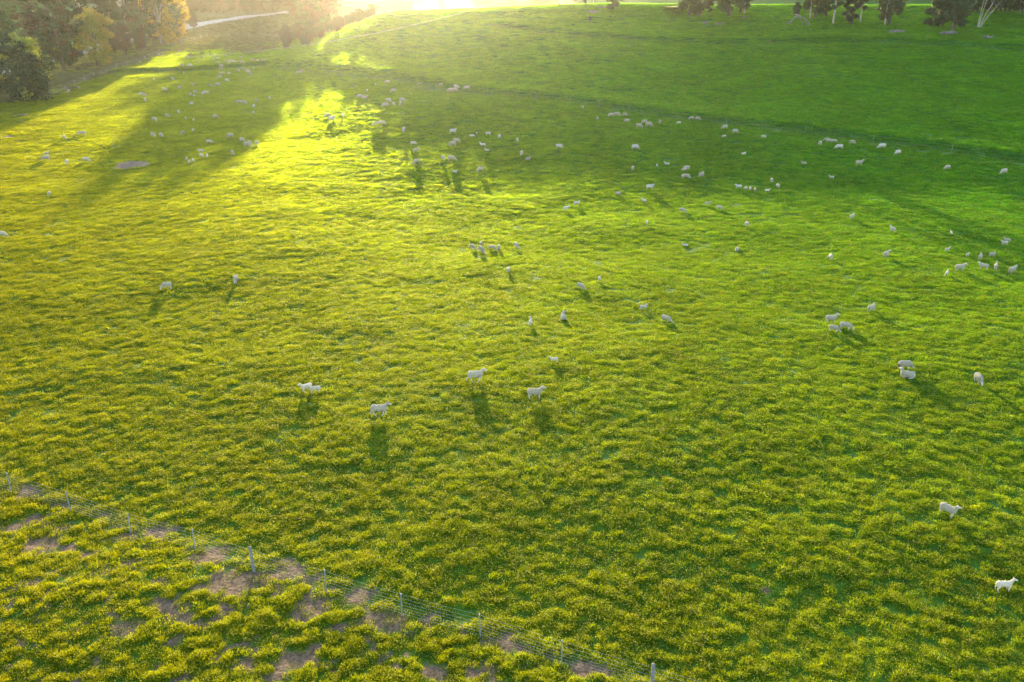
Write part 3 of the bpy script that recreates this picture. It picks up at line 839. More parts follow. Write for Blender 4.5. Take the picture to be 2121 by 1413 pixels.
def far_fence(line, step, label, name, h=1.1, r=.05, wires=(.5, 1.0), skip=None, wr=.01):
    pts = []
    for (x0, y0), (x1, y1) in zip(line[:-1], line[1:]):
        L = math.hypot(x1-x0, y1-y0); n = max(1, int(L/step))
        for i in range(n): pts.append((x0+(x1-x0)*i/n, y0+(y1-y0)*i/n))
    P = [Vector((x, y, float(full_h(np.array(x), np.array(y))))) for x, y in pts]
    t = empty(name, P[len(P)//2], 0); tag(t, label, 'fence', None)
    o0 = P[len(P)//2].copy(); pm = post_mesh(h, r, 5)
    for p in P:
        o = link('post', pm, t, p-o0); o.rotation_euler = (R(random.uniform(-4, 4)), R(random.uniform(-4, 4)), 0)
    for hz in wires: link('wire', fence_wire([p-o0+Vector((0, 0, hz)) for p in P], wr), t)
far_fence([(x, y-1.8) for x, y in FAR_TRACK], 5.5, 'thin fence of fine posts along the far grassy track', 'track_fence', 1.1, .022, wr=.004)
far_fence(LEFT_FENCE, 6.5, 'old post and wire fence in front of the trees on the left', 'boundary_fence', 1.2, .05, (.4, .8, 1.15), wr=.007)

def power_line():
    a = at(470, 118, 9, base_h); b = at(1000, 18, 8, base_h)
    a.z += 9; b.z += 8
    d = (b-a); e = b+d*.18; a = a-d*.15
    pts = []
    for q in np.linspace(0, 1, 26):
        p = a.lerp(e, q); p.z -= 2.2*4*q*(1-q)-1.4; pts.append(p)
    V = []; Fs = []; tube(V, Fs, pts, [.022]*len(pts), 6, False)
    o = link('power_line', tube_mesh('power_line', V, Fs, [M['wire']]))
    tag(o, 'single thin overhead wire gleaming across the hazy upper slope', 'cable')
power_line()

# ------------------------------------------------------------------ sheep
def ell(bm, c, r, rot=None, sub=2):
    m = Matrix.Translation(c) @ (rot.to_4x4() if rot else Matrix.Identity(4)) @ Matrix.Diagonal((*r, 1))
    bmesh.ops.create_icosphere(bm, subdivisions=sub, radius=1, matrix=m)
def cap(bm, a, b, ra, rb, steps=5):
    a, b = Vector(a), Vector(b)
    for i in range(steps+1):
        t = i/steps; r = ra+(rb-ra)*t
        bmesh.ops.create_icosphere(bm, subdivisions=1, radius=r*1.04, matrix=Matrix.Translation(a.lerp(b, t)))
def solid(bm, vox, name, mats, lump=0.0, seed=0, smooth=4):
    me = bpy.data.meshes.new('tmp'); bm.to_mesh(me); bm.free()
    o = bpy.data.objects.new('tmp', me); col.objects.link(o)
    md = o.modifiers.new('r', 'REMESH'); md.mode = 'VOXEL'; md.voxel_size = vox
    m2 = o.modifiers.new('s', 'SMOOTH'); m2.iterations = smooth; m2.factor = .5
    dg = bpy.context.evaluated_depsgraph_get()
    out = bpy.data.meshes.new_from_object(o.evaluated_get(dg), depsgraph=dg)
    bpy.data.objects.remove(o); bpy.data.meshes.remove(me)
    out.name = name; out.materials.clear()
    for m_ in mats: out.materials.append(m_)
    n = len(out.vertices)
    co = np.empty(n*3, np.float32); out.vertices.foreach_get('co', co); co = co.reshape(-1, 3)
    if lump:
        no = np.empty(n*3, np.float32); out.vertices.foreach_get('normal', no); no = no.reshape(-1, 3)
        k = 22.0
        w = fbm(co[:, 0]*k+seed, (co[:, 1]+co[:, 2]*1.3)*k, seed, 2)-.5
        co = co+no*(w*lump)[:, None]
        out.vertices.foreach_set('co', co.astype(np.float32).ravel())
    out.polygons.foreach_set('use_smooth', np.ones(len(out.polygons), bool))
    out.update()
    return out, co

LEGS = {
    'still': [((.29, .10, .36), (.30, .10, .19), (.29, .10, 0)), ((.31, -.10, .36), (.30, -.10, .19), (.31, -.10, 0)), ((-.33, .12, .38), (-.41, .12, .22), (-.37, .12, 0)), ((-.31, -.12, .38), (-.39, -.12, .22), (-.34, -.12, 0))],
    'walk': [((.29, .10, .36), (.40, .10, .20), (.36, .10, .02)), ((.29, -.10, .36), (.24, -.10, .19), (.17, -.10, 0)), ((-.33, .12, .38), (-.50, .12, .23), (-.56, .12, .03)), ((-.31, -.12, .38), (-.30, -.12, .22), (-.18, -.12, 0))],
    'graze': [((.29, .10, .36), (.34, .10, .19), (.36, .10, 0)), ((.29, -.10, .36), (.27, -.10, .19), (.24, -.10, 0)), ((-.33, .12, .38), (-.43, .12, .22), (-.40, .12, 0)), ((-.31, -.12, .38), (-.36, -.12, .22), (-.29, -.12, 0))],
}
def sheep_shape(pose, turn, lamb, vox_f, vox_b, seed):
    """returns fleece, body and two ear meshes"""
    dz = -.26 if pose == 'Y' else 0
    fat = .80 if lamb else 1.0
    f = bmesh.new(); b = bmesh.new()
    ell(f, (0, 0, .52+dz), (.43, .225*fat, .235*fat)); ell(f, (-.27, 0, .54+dz), (.25, .215*fat, .225*fat)); ell(f, (.24, 0, .52+dz), (.25, .20*fat, .235*fat))
    ell(f, (-.44, 0, .50+dz), (.075, .07, .12))
    cap(b, (-.3, 0, .5+dz), (.3, 0, .5+dz), .15, .15, 5)
    if pose != 'Y':
        for s in (1, -1):
            ell(f, (-.33, s*.11, .42), (.12, .08*fat, .15)); ell(f, (.28, s*.10, .42), (.09, .075*fat, .14))
        legs = LEGS['walk' if pose == 'W' else 'graze' if pose == 'G' else 'still']
        for hip, kn, ft in legs:
            k2 = Vector(kn)
            cap(b, hip, kn, .060, .040, 4); cap(b, kn, (ft[0], ft[1], ft[2]+.05), .038, .026, 5)
            ell(b, (ft[0]+.015, ft[1], ft[2]+.03), (.042, .03, .035), sub=1)
    else:
        for s in (1, -1):
            ell(f, (-.27, s*.17, .16), (.19, .09, .14)); ell(f, (.24, s*.14, .13), (.12, .07, .10))
            cap(b, (.22, s*.16, .08), (.42, s*.15, .04), .045, .03, 4); cap(b, (-.28, s*.22, .07), (-.05, s*.24, .04), .045, .03, 4)
    ct, st = math.cos(turn), math.sin(turn)
    if pose == 'G':
        n0, n1 = Vector((.36, 0, .52)), Vector((.36+.22*ct, .22*st, .30)); hd = n1+Vector((.17*ct, .17*st, -.19))
        cap(f, n0, n1.lerp(n0, .15), .165*fat, .115*fat, 5)
    else:
        up = 0 if pose != 'Y' else dz
        n0, n1 = Vector((.34, 0, .58+up)), Vector((.34+.18*max(ct, .3), .15*st, .83+up)); hd = n1+Vector((.20*ct, .20*st, -.06))
        cap(f, n0, n1.lerp(n0, .1), .165*fat, .105*fat, 5)
    cap(b, n0, n1, .09, .085, 4); cap(b, n1, hd, .082, .046, 7)
    ell(b, tuple(hd), (.045, .045, .04), sub=1)
    fl, _ = solid(f, vox_f, 'fleece', [M['lambwool' if lamb else 'wool']], .045*(1 if not lamb else .6), seed)
    bd, co = solid(b, vox_b, 'body', [M['skin']], 0, seed, 2)
    ears = []
    d = (hd-n1).normalized(); side = d.cross(Vector((0, 0, 1))).normalized(); upv = side.cross(d).normalized()
    for s in (1, -1):
        e = bmesh.new()
        c = n1+side*(.105*s)+upv*.05+d*.01
        rot = Matrix((side*s, d, upv)).transposed()
        bmesh.ops.create_icosphere(e, subdivisions=1, radius=1, matrix=Matrix.Translation(c) @ rot.to_4x4() @ Matrix.Diagonal((.07, .03, .014, 1)))
        me = bpy.data.meshes.new('ear'); e.to_mesh(me); e.free(); me.materials.append(M['skin'])
        me.polygons.foreach_set('use_smooth', np.ones(len(me.polygons), bool))
        ears.append(me)
    return fl, bd, ears, (n1, hd, side, upv, d)

def joined(meshes, name, swaps=None):
    bm = bmesh.new(); mats = []
    for me in meshes:
        k = len(bm.faces); bm.from_mesh(me); bm.faces.ensure_lookup_table()
        m_ = me.materials[0]
        if m_ not in mats: mats.append(m_)
        for f in bm.faces[k:]: f.material_index = mats.index(m_)
    out = bpy.data.meshes.new(name); bm.to_mesh(out); bm.free()
    for m_ in mats: out.materials.append(m_)
    return out

def recolour(me, old, new):
    c = me.copy()
    for i, m_ in enumerate(c.materials):
        if m_ == old: c.materials[i] = new
    return c

SHAPES = {}
def shape(pose, turned, lamb, near):
    key = (pose, turned, lamb, near)
    if key not in SHAPES:
        turn = {0: 0.0, 1: .9, 2: -.9}[turned]
        SHAPES[key] = sheep_shape(pose, turn, lamb, *((.026, .015) if near else (.055, .028)), seed=len(SHAPES)+1)
    return SHAPES[key]
FARMESH = {}
def far_mesh(pose, turned, lamb, tone):
    key = (pose, turned, lamb, tone)
    if key not in FARMESH:
        fl, bd, ears, _ = shape(pose, turned, lamb, False)
        fl = recolour(fl, M['wool'], M['greywool']) if tone == 'grey' and not lamb else fl
        bd = recolour(bd, M['skin'], M['darkskin']) if tone == 'dark' else bd
        FARMESH[key] = joined([fl, bd]+ears, 'sheep')
    return FARMESH[key]

SHEEP = [
(327.9,113.2,'G',20,0.7,"upper of two small lambs touching at the mob's far left beside the trees"),
(332.2,116.9,'G',320,0.7,"lower of two small lambs touching at the mob's far left beside the trees"),
(338.1,111,'G',340,0.75,'small sheep just right of the two touching lambs beside the trees'),
(371.5,106.7,'G',330,0.8,"farthest back sheep at the mob's left, alone near the tree shade edge"),
(388.5,118,'G',335,1,'grey ewe grazing on the far end of the upper sunlit stripe'),
(419.6,119.9,'G',320,1,'pale ewe grazing alone left of the topmost mob row'),
(430.4,114.3,'G',340,0.7,'small sheep left end of the topmost mob row'),
(442.3,114.9,'G',320,0.8,'sheep second from left in the topmost mob row'),
(464.9,114.9,'G',10,0.9,'sheep right end of the topmost mob row, tail to the left'),
(440.9,123.6,'G',180,0.6,'tiny dark faced lamb left of the touching pair in the mob'),
(445.7,120.5,'G',180,0.8,'left sheep of the touching pair below the topmost mob row'),
(451.1,121.2,'G',20,0.8,'right sheep of the touching pair below the topmost mob row'),
(450.8,129.6,'G',330,0.9,'ewe grazing alone below the touching pair in the mob'),
(410.6,127.3,'G',320,0.8,'sheep grazing alone below and left of the topmost mob row'),
(498.3,119.6,'G',325,0.9,"pale sheep stretched down grazing above the mob's right hand ewe"),
(501.1,129.5,'G',350,1,'broad ewe grazing directly below the stretched pale sheep'),
(465.1,125.5,'S',100,0.6,'bright white lamb at the left end of the crowded mob row'),
(473.7,126.6,'G',200,0.9,'pale ewe beside the white lamb in the crowded mob row'),
(481.9,127.5,'G',0,1,'grey ewe in the middle of the crowded mob row'),
(474.5,131.6,'G',260,0.8,'sheep in front of the pale ewe in the crowded mob row'),
(488.3,128.7,'G',0,0.8,'dark faced sheep at the right end of the crowded mob row'),
(523.8,124.6,'G',180,0.9,"left sheep of the three along the shadowed bank at the mob's right"),
(533.4,126,'G',180,0.8,'middle sheep of the three along the shadowed bank'),
(546.4,126.2,'S',0,1,'right sheep of the three along the shadowed bank, back in sun'),
(377.2,136,'G',335,1,'cream ewe grazing at the lower edge of the upper sunlit stripe'),
(393.6,136,'G',335,1,'grey ewe right of the one at the upper sunlit stripe'),
(458.1,136.9,'G',180,1,'upper sheep of a pair one above the other in mid mob'),
(458.7,142.3,'G',180,0.9,'lower sheep of a pair one above the other in mid mob'),
(381.1,151.1,'G',90,0.75,'lone small sheep standing between the two sunlit stripes'),
(460.9,151.9,'G',200,0.9,'upper sheep of a diagonal pair in the tree shade'),
(455.3,159.8,'G',190,1,'lower sheep of a diagonal pair in the tree shade'),
(474.5,151.9,'G',250,0.85,'lone sheep right of the diagonal pair in the tree shade'),
(492.6,146.2,'G',340,0.95,'sheep left of the huddle at the edge of the tree shade'),
(501.7,142.3,'G',340,0.9,'sheep above and left of the huddle at the edge of the tree shade'),
(511.3,146.2,'G',10,1,'back ewe of the huddle at the edge of the tree shade'),
(513,149.3,'G',0,1,'middle ewe of the huddle at the edge of the tree shade'),
(519.5,154.7,'G',320,0.85,'front right sheep of the huddle, half in yellow sun'),
(524.9,142.3,'G',90,0.8,'small sheep with a long shadow above and right of the huddle'),
(470,166.6,'G',340,1.1,'large grey ewe grazing below the diagonal pair in the tree shade'),
(357.4,163.8,'G',320,1,'pale ewe stretched down at the tip of the lower sunlit stripe'),
(398.1,174.9,'G',325,0.85,'lone pale sheep grazing in the middle of the tree shade'),
(436,177.1,'G',330,0.9,'left ewe of two grazing in line, thin and brownish'),
(450.2,175.1,'G',335,1.05,'right ewe of two grazing in line, broad and grey'),
(340.9,185.3,'G',0,1,'dark grey ewe grazing alone left of the sheep with raised rump'),
(372.1,182.2,'G',250,1,'sheep with raised pointed rump alone in the tree shade'),
(404.3,191.3,'G',40,0.95,'upper sheep of the clustered trio in the tree shade'),
(394.7,195.7,'G',100,0.9,'left sheep of the clustered trio in the tree shade'),
(401.7,198.5,'G',80,0.8,'lower sheep of the clustered trio in the tree shade'),
(419.1,194.3,'G',100,1,'left one of two dark grey sheep side by side in shade'),
(426.1,192.3,'G',20,1,'right one of two dark grey sheep side by side in shade'),
(396.4,215.3,'G',80,1,'dark rumped grey ewe alone below the clustered trio'),
(369.8,231.7,'G',300,0.9,'white headed sheep alone in shade below the dark grey ewe'),
(558.1,203.4,'G',80,0.85,'sheep with a long shadow right of the sunlit pair'),
(494.9,211,'G',190,1,'left ewe of the sunlit touching pair casting a joined shadow'),
(505.3,212.1,'G',0,1.1,'right ewe of the sunlit touching pair casting a joined shadow'),
(530.2,207.9,'G',300,0.9,'upper sheep of the sunlit column of three'),
(525.7,220.4,'G',90,1,'middle grey ewe of the sunlit column of three'),
(524,233.6,'G',90,0.8,'lowest sheep of the sunlit column of three'),
(142,189.2,'G',280,1,'white sheep nearest the dark bush by the left fence'),
(163.2,182.3,'G',300,0.8,'small sheep second from the dark bush by the left fence'),
(289.6,128.4,'G',320,0.9,'sheep beside the brushwood at the left fence'),
(308,128.8,'G',270,0.6,'tiny lamb right of the sheep beside the brushwood'),
(318.5,164,'G',270,0.75,'lone sheep in the middle of the lower sunlit stripe'),
(291.6,194.9,'G',180,0.95,"left back sheep of a tight trio at the sunlit stripe's edge"),
(299.3,197.5,'G',350,0.9,"right back sheep of a tight trio at the sunlit stripe's edge"),
(300.5,207.2,'G',300,1.05,"front ewe of a tight trio at the sunlit stripe's edge"),
(166.4,275.8,'G',180,0.95,'left sheep of a pair at the lower edge of the sunlit stripe'),
(175.3,275.8,'G',300,0.9,'right sheep of a pair at the lower edge of the sunlit stripe'),
(320,247.4,'G',340,1.05,'lower left ewe of two plump grazers in open shade'),
(345.8,239.7,'G',335,1,'upper right ewe of two plump grazers in open shade'),
(384.2,244.8,'G',280,0.7,'narrow white lamb left of the yellow sunlight edge'),
(401,248.4,'G',290,0.85,'small sheep on the yellow sunlight edge below the white lamb'),
(445.6,241.5,'G',60,1.05,"ewe with raised rump casting a long diagonal shadow in mob's front"),
(399.7,269.6,'G',270,0.75,'right small sheep of two with thin shadows above the dirt hollow'),
(378.9,275.1,'G',250,0.85,'left sheep of two with thin shadows above the dirt hollow'),
(316.5,279.1,'G',325,1.05,'left ewe of a grazing pair above the dirt hollow'),
(333.7,280.1,'G',310,1.05,'right ewe of a grazing pair above the dirt hollow'),
(477.9,280.7,'G',240,1.05,'lone ewe head down behind the white fleeced one'),
(433.3,293.2,'G',0,0.95,'brownish sheep grazing above the group right of the dirt hollow'),
(501.3,290,'G',160,1.05,'back left ewe of a four strong huddle in full sun'),
(516.9,295.9,'G',300,1,'back right ewe of a four strong huddle in full sun'),
(511.2,299.5,'G',350,1.15,'front ewe of a four strong huddle in full sun'),
(531.8,296.5,'G',320,1,'detached right hand ewe of a four strong huddle in full sun'),
(481.3,315.7,'G',290,1.05,'bright white ewe grazing alone below the huddle of four'),
(415.1,311.2,'G',20,0.95,'back grey sheep of three above the white lambs'),
(417.1,321.1,'G',320,1.05,'front left ewe of three above the white lambs'),
(429,321.3,'G',280,0.95,'front right sheep of three above the white lambs'),
(386.2,329.2,'G',100,0.85,'left of three white lambs right of the dirt hollow'),
(391.7,334.6,'G',270,0.85,'foremost of three white lambs right of the dirt hollow'),
(399.7,331.6,'G',280,0.9,'right of three white lambs right of the dirt hollow'),
(618.2,150.7,'G',200,1,'left sheep of a hazy pair in the bright sun glow'),
(624.1,147.7,'G',20,1,'right sheep of a hazy pair in the bright sun glow'),
(678.4,238.5,'G',190,0.9,'small sheep behind the large ewe with the square shadow'),
(687.1,246,'S',0,1.15,'large grey ewe side on with a square shadow below'),
(709.9,239.9,'G',280,0.9,'lone sheep right of the large grey ewe with square shadow'),
(745.2,199.8,'G',180,1,'left sheep of a shaded pair in the sun haze'),
(755.1,202.2,'Y',0,1,'right low sheep of a shaded pair in the sun haze'),
(760.4,187.4,'G',270,0.6,'tiny lamb above the shaded pair in the sun haze'),
(778.1,175.9,'S',270,0.6,'narrow upright lamb high in the sun haze'),
(802.6,169.5,'G',180,0.9,'highest sheep in the sun haze, right of the upright lamb'),
(814.9,188,'G',200,0.9,'sheep in mid haze above the group of five'),
(804,207.8,'G',350,1,'back left sheep of five in the sun haze'),
(798.3,218.1,'G',200,1.05,'front left ewe of five in the sun haze'),
(814.9,215.3,'G',280,0.85,'white middle sheep of five in the sun haze'),
(832.9,207.4,'G',10,1,'back right sheep of five in the sun haze'),
(828.8,214.7,'G',270,1,'front right sheep of five in the sun haze'),
(779.8,256.3,'G',200,1.05,'left ewe of two grazing back to back in the glow'),
(791.3,255.3,'G',10,1.05,'right ewe of two grazing back to back in the glow'),
(836.3,269.2,'G',260,1.05,'lone round ewe below the back to back pair'),
(856.1,296.9,'G',0,0.95,'upper sheep of three in a column under the glow'),
(861.1,311.8,'S',20,1,'middle sheep of three in a column, head up to the right'),
(863.2,334.4,'G',190,1.05,'lowest sheep of three in a column under the glow'),
(869.4,174.1,'G',190,0.7,'small grey sheep alone far off in the hillside shade'),
(912.6,174.7,'Y',0,0.7,'tiny pale sheep at the start of the far track'),
(943.3,177.5,'G',0,0.7,'rear sheep of a cluster beside the far track'),
(946.3,181.4,'G',20,0.9,'right sheep of a cluster beside the far track'),
(933.4,187,'G',200,1,'left sheep of a cluster beside the far track'),
(941.7,187,'G',0,1,'front sheep of a cluster beside the far track'),
(967.1,182.6,'G',180,1,'lone sheep right of the cluster beside the far track'),
(938.3,272.2,'S',0,1.1,'dark grey ewe side on above the overlapping pair in mid field'),
(944.7,292,'G',20,1.05,'rear ewe of an overlapping pair in mid field'),
(937.3,298.3,'G',190,1.15,'front ewe of an overlapping pair in mid field'),
(977.6,281.7,'G',10,1,'ewe with dark face grazing beside an upright lamb'),
(987.3,276.5,'S',90,0.65,'upright white lamb beside the dark faced grazing ewe'),
(1011.2,276.5,'G',20,1.05,'plump grey ewe grazing right of the upright lamb'),
(1034.4,283.1,'G',80,0.95,'ewe seen from behind right of the plump grey one'),
(1071.5,290,'G',270,0.8,'lone small sheep at the right end of the mid field row'),
(1000.1,299.9,'S',170,1.05,'grey ewe side on above the lying lamb'),
(1008.7,310.8,'Y',170,0.7,'white lamb lying below the grey side on ewe'),
(917.1,327.2,'G',300,0.95,"left sheep of a pair near the glow's foot"),
(934.4,327.6,'G',0,1.15,"right broad ewe of a pair near the glow's foot"),
(995.2,350.4,'G',200,1.1,'ewe grazing leftwards alone right of the lying sheep'),
(942.1,355.4,'Y',330,0.95,'sheep lying with head raised left of the lone grazing ewe'),
(1081,316.7,'G',280,0.95,'ewe seen end on above the small lying sheep in mid field'),
(1093.5,329,'Y',20,0.9,'small sheep lying low below the end on ewe'),
(1207.2,222,'G',90,0.75,'tiny lone sheep nearest the far track, left of the row'),
(1237.5,245,'G',270,0.7,'tiny white lamb below and right of the lone track sheep'),
(1265.6,238,'G',190,0.9,'left sheep of the pinkish row of three below the track'),
(1277.5,236.9,'G',0,0.95,'middle sheep of the pinkish row of three below the track'),
(1294.3,237.4,'G',350,0.8,'right sheep of the pinkish row of three below the track'),
(1298.9,250.3,'G',190,0.85,'sheep under the right end of the pinkish row'),
(1335.5,251.9,'G',190,0.85,'rear left sheep of the trio under the far track'),
(1343.5,258.4,'G',20,1.15,'large pale ewe of the trio under the far track'),
(1323.3,260.8,'G',20,1,'brownish left ewe of the trio under the far track'),
(1367.2,252.7,'G',90,0.9,'single sheep with dark belly right of the track trio'),
(1405.9,254.3,'G',190,0.8,'lone pale lamb halfway to the pair under the track'),
(1432.6,245,'G',180,0.85,'left sheep of the pair close under the dark track bank'),
(1444.9,246,'G',0,0.85,'right sheep of the pair close under the dark track bank'),
(1157.7,303.2,'G',10,1,'lone ewe grazing in open grass, left of the grey plump one'),
(1315.3,304.8,'G',20,1.15,'lone plump grey ewe at the middle of the field'),
(1310.8,348.4,'G',80,0.95,'lone sheep seen from behind, dark rump, above mid field'),
(1360.7,342.4,'G',90,0.75,'narrow lamb seen from behind left of the cream one'),
(1381.5,338.9,'Y',170,0.85,'cream sheep resting right of the narrow lamb'),
(1422.3,347.6,'G',190,1,'rear ewe of a nose to tail pair in green shade'),
(1418,350.8,'G',200,0.8,'lamb pressed against the rear ewe in green shade'),
(1421.1,364.2,'G',0,1.1,'right ewe of two overlapping below the nose to tail pair'),
(1414.4,365.4,'G',90,0.9,'left ewe of two overlapping, seen from behind'),
(1452.8,361.9,'S',40,1.05,'ewe with dark hind leg and raised head facing the hill'),
(1346,387,'S',0,1.2,'side on grey ewe standing head up in mid field'),
(1281.1,400.3,'Y',310,1,'sheep lying with its head up left of the side on ewe'),
(1334.2,415.1,'S',130,0.95,'lamb looking back over its shoulder below the side on ewe'),
(1194.5,419.7,'S',0,1.2,'grey ewe standing behind a cream lamb at the light edge'),
(1172.1,430.6,'W',30,1,'cream sheep walking in front of the grey ewe at the light edge'),
(1465.3,420.7,'S',0,0.85,'small sheep standing side on, left of a brownish grazer'),
(1490.1,428.8,'G',340,0.95,'brownish sheep grazing right of the small side on one'),
(1414.2,434.2,'G',320,1.15,'white ewe head down grazing toward the viewer in mid field'),
(1501.5,263.4,'G',200,0.95,'sheep grazing first in the upper right scatter, above the small one'),
(1500,282.4,'G',200,0.7,'small pale sheep under the first of the upper right scatter'),
(1522.6,271.8,'G',30,1,'pale ewe grazing right of the first in the upper right scatter'),
(1581.4,283.9,'G',10,0.85,'small lone grazer between the scatter and the row of four'),
(1540.4,318.1,'Y',20,0.85,'pale lamb resting alone below the upper right scatter'),
(1699.2,297,'G',80,1,'left ewe with dark rump in the row of four under the track'),
(1712.1,289.4,'G',190,0.8,'upper sheep in the row of four under the track'),
(1717.6,292.1,'G',350,0.95,'middle sheep in the row of four under the track'),
(1727.9,292.3,'G',0,0.8,'right sheep in the row of four under the track'),
(1738.7,304.1,'G',180,1.1,'grey ewe grazing just below the row of four'),
(1765.1,294.7,'G',10,0.9,'pinkish lone grazer right of the row of four'),
(1827.2,302.9,'G',190,1.15,'broad grey ewe left of the two farthest right grazers'),
(1860.3,315.2,'G',200,1.05,'pale ewe grazing downhill right of the broad grey one'),
(1665.5,337.2,'Y',180,0.95,'lamb lying flat in the grass in the right half'),
(1779.7,337.2,'S',10,1.15,'solitary ewe standing side on in the right half'),
(1962.8,346,'G',200,1,'lone pale grazer near the right side below the track'),
(2080,354.2,'G',200,1.15,"rightmost grazer under the track near the picture's edge"),
(1722.6,367.3,'S',180,0.8,'lamb walking left alone below the flat lying one'),
(1598.7,372.9,'G',80,1,'upper sheep of two near the row of five'),
(1611.3,384,'G',100,0.95,'cream sheep right of the row of five, head away'),
(1530.2,386.4,'S',180,0.95,'left end grey sheep of the row of five'),
(1545.4,389.9,'G',90,0.85,'white second sheep of the row of five'),
(1553.9,389.9,'G',80,0.9,'cream middle sheep of the row of five'),
(1563.9,391.9,'G',90,0.85,'brown tinted fourth sheep of the row of five'),
(1589.3,394.3,'S',0,0.8,'white lamb at the right end of the row of five'),
(1547.5,463.1,'G',90,1.1,'ewe seen from behind with a brown rump beside rough ground'),
(1526.9,515.8,'Y',250,1.05,'white sheep lying with its head up below the rough ground'),
(1765.1,447.9,'S',45,1.1,'ewe turned uphill with raised head at right centre'),
(1849.4,474.2,'S',110,1.1,'ewe standing with dark flank and head raised at right centre'),
(1970.7,481.3,'S',90,0.7,'tiny white lamb standing alone on the right'),
(2086.4,496.2,'S',150,0.9,'rear sheep of a standing pair at the right edge'),
(2081.4,502.7,'S',180,0.95,'front sheep of a standing pair at the right edge'),
(1962.8,515.8,'W',20,0.8,'lamb trotting toward the right edge group'),
(2003.8,527,'S',30,0.7,'small lamb leading the right edge group'),
(2031.6,530.5,'W',50,1.05,'sheep walking uphill in the right edge group'),
(2055.7,526.1,'S',0,0.95,'sheep standing side on at the top of the right edge group'),
(2038.1,550.1,'S',130,1.15,'ewe looking left in the front of the right edge group'),
(2063,551,'S',60,1.15,'ewe with brown rump in the front of the right edge group'),
(2097.5,557.4,'S',30,1.2,'rightmost ewe in the front of the right edge group'),
(1988.6,552.5,'S',5,1.3,'largest ewe side on at the left of the right edge group'),
(1961.3,565,'W',50,0.95,'lamb with dark back legs below the largest ewe'),
(1721.1,530.5,'G',85,1.1,'ewe seen from behind with dark stained rump right of centre'),
(1836,525.2,'S',35,1.2,'ewe walking uphill with a dark thigh right of centre'),
(132.3,284.5,'G',300,1,'lone sheep on the yellow stripe by the left shade'),
(96.5,318.5,'S',70,0.8,'rear sheep of an overlapping pair left of the dirt hollow'),
(95.6,327.5,'G',180,1.2,'front ewe of an overlapping pair left of the dirt hollow'),
(137.9,335,'G',280,1.05,'round ewe at the shade edge between pair and dirt hollow'),
(178.1,330.3,'G',0,1.1,'ewe grazing just left of the dirt hollow'),
(101.2,400.3,'G',280,0.85,'white sheep alone in bright yellow grass at far left'),
(6.2,482.8,'G',330,1.15,'white ewe cut by the left picture edge'),
(345.6,589.9,'G',182,1.2,'white ewe grazing leftwards with a long shadow in left sun'),
(487.9,575.6,'G',275,1.2,'ewe grazing head on toward the viewer in left sun'),
(979,509.9,'G',300,1.15,'leftmost ewe of the line of five with parallel shadows'),
(996,504.2,'G',90,1.05,'ewe behind the second in the line of five'),
(997.2,515.2,'G',300,1.3,'second ewe, largest, in the line of five with parallel shadows'),
(1019.2,511.1,'G',340,1.1,'third ewe in the line of five, head to the right'),
(1033.1,510.8,'G',270,1.1,'fourth ewe with grey face in the line of five'),
(1069.7,506.6,'G',290,1.1,'white ewe standing apart right of the line of five'),
(1053.3,557.4,'G',85,1.1,'ewe seen from behind with dark rump below the line of five'),
(1241.4,576.1,'S',260,0.9,'narrow lamb facing the viewer right of centre'),
(1202.8,591,'G',300,1.15,'ewe turned half toward the viewer at the centre'),
(1098.8,665.3,'S',75,1.05,'lamb seen from behind left of the round lying sheep'),
(1166.8,655.2,'Y',90,1.25,'round white ewe lying curled at the centre'),
(1147.5,743.2,'S',178,0.85,'pinkish lamb walking left above the running ewe'),
(1332.7,635,'S',2,0.9,'small lamb standing side on right of the curled ewe'),
(1379.3,657.9,'G',330,1.05,'cream sheep turned right, last of the centre row'),
(984.4,775.8,'W',0,1.45,'running ewe with hind legs stretched back at the centre'),
(1340.1,459.6,'G',80,1,'lone sheep seen end on above the lying lamb'),
(1418.9,506.9,'Y',170,0.85,'white lamb lying with raised head in green grass'),
(634.5,799.2,'S',215,1.3,'rear lamb of the side by side pair with striped leg shadows'),
(651.1,803.1,'S',195,1.25,'front lamb of the side by side pair with striped leg shadows'),
(784.8,846.4,'W',0,1.4,'trotting ewe with curled horn and dark cheek in the foreground'),
(1107.6,811.7,'S',0,1.3,'white ewe standing side on right of the running ewe'),
(1722.2,657.9,'S',0,1.25,'upper ewe of the grazing trio at lower right'),
(1727.2,678.3,'G',345,1.05,'lower left sheep of the grazing trio at lower right'),
(1751.8,673,'G',340,1.15,'right sheep of the grazing trio at lower right'),
(1805.3,636.2,'S',30,1.15,'ewe walking away uphill above the trio at lower right'),
(1874.9,754,'G',5,1.3,'brown legged ewe standing behind the reclining one'),
(1880.7,774.3,'Y',165,1.35,'large ewe reclining with its head raised at lower right'),
(2027.6,781,'G',265,1.2,'ewe facing the viewer alone near the right edge'),
(1964.6,1052.4,'S',300,1.15,'cream sheep bounding toward the viewer at far lower right'),
(2080.4,1209.5,'S',5,1.2,'lamb with sideways ears standing in the lower right corner'),
]
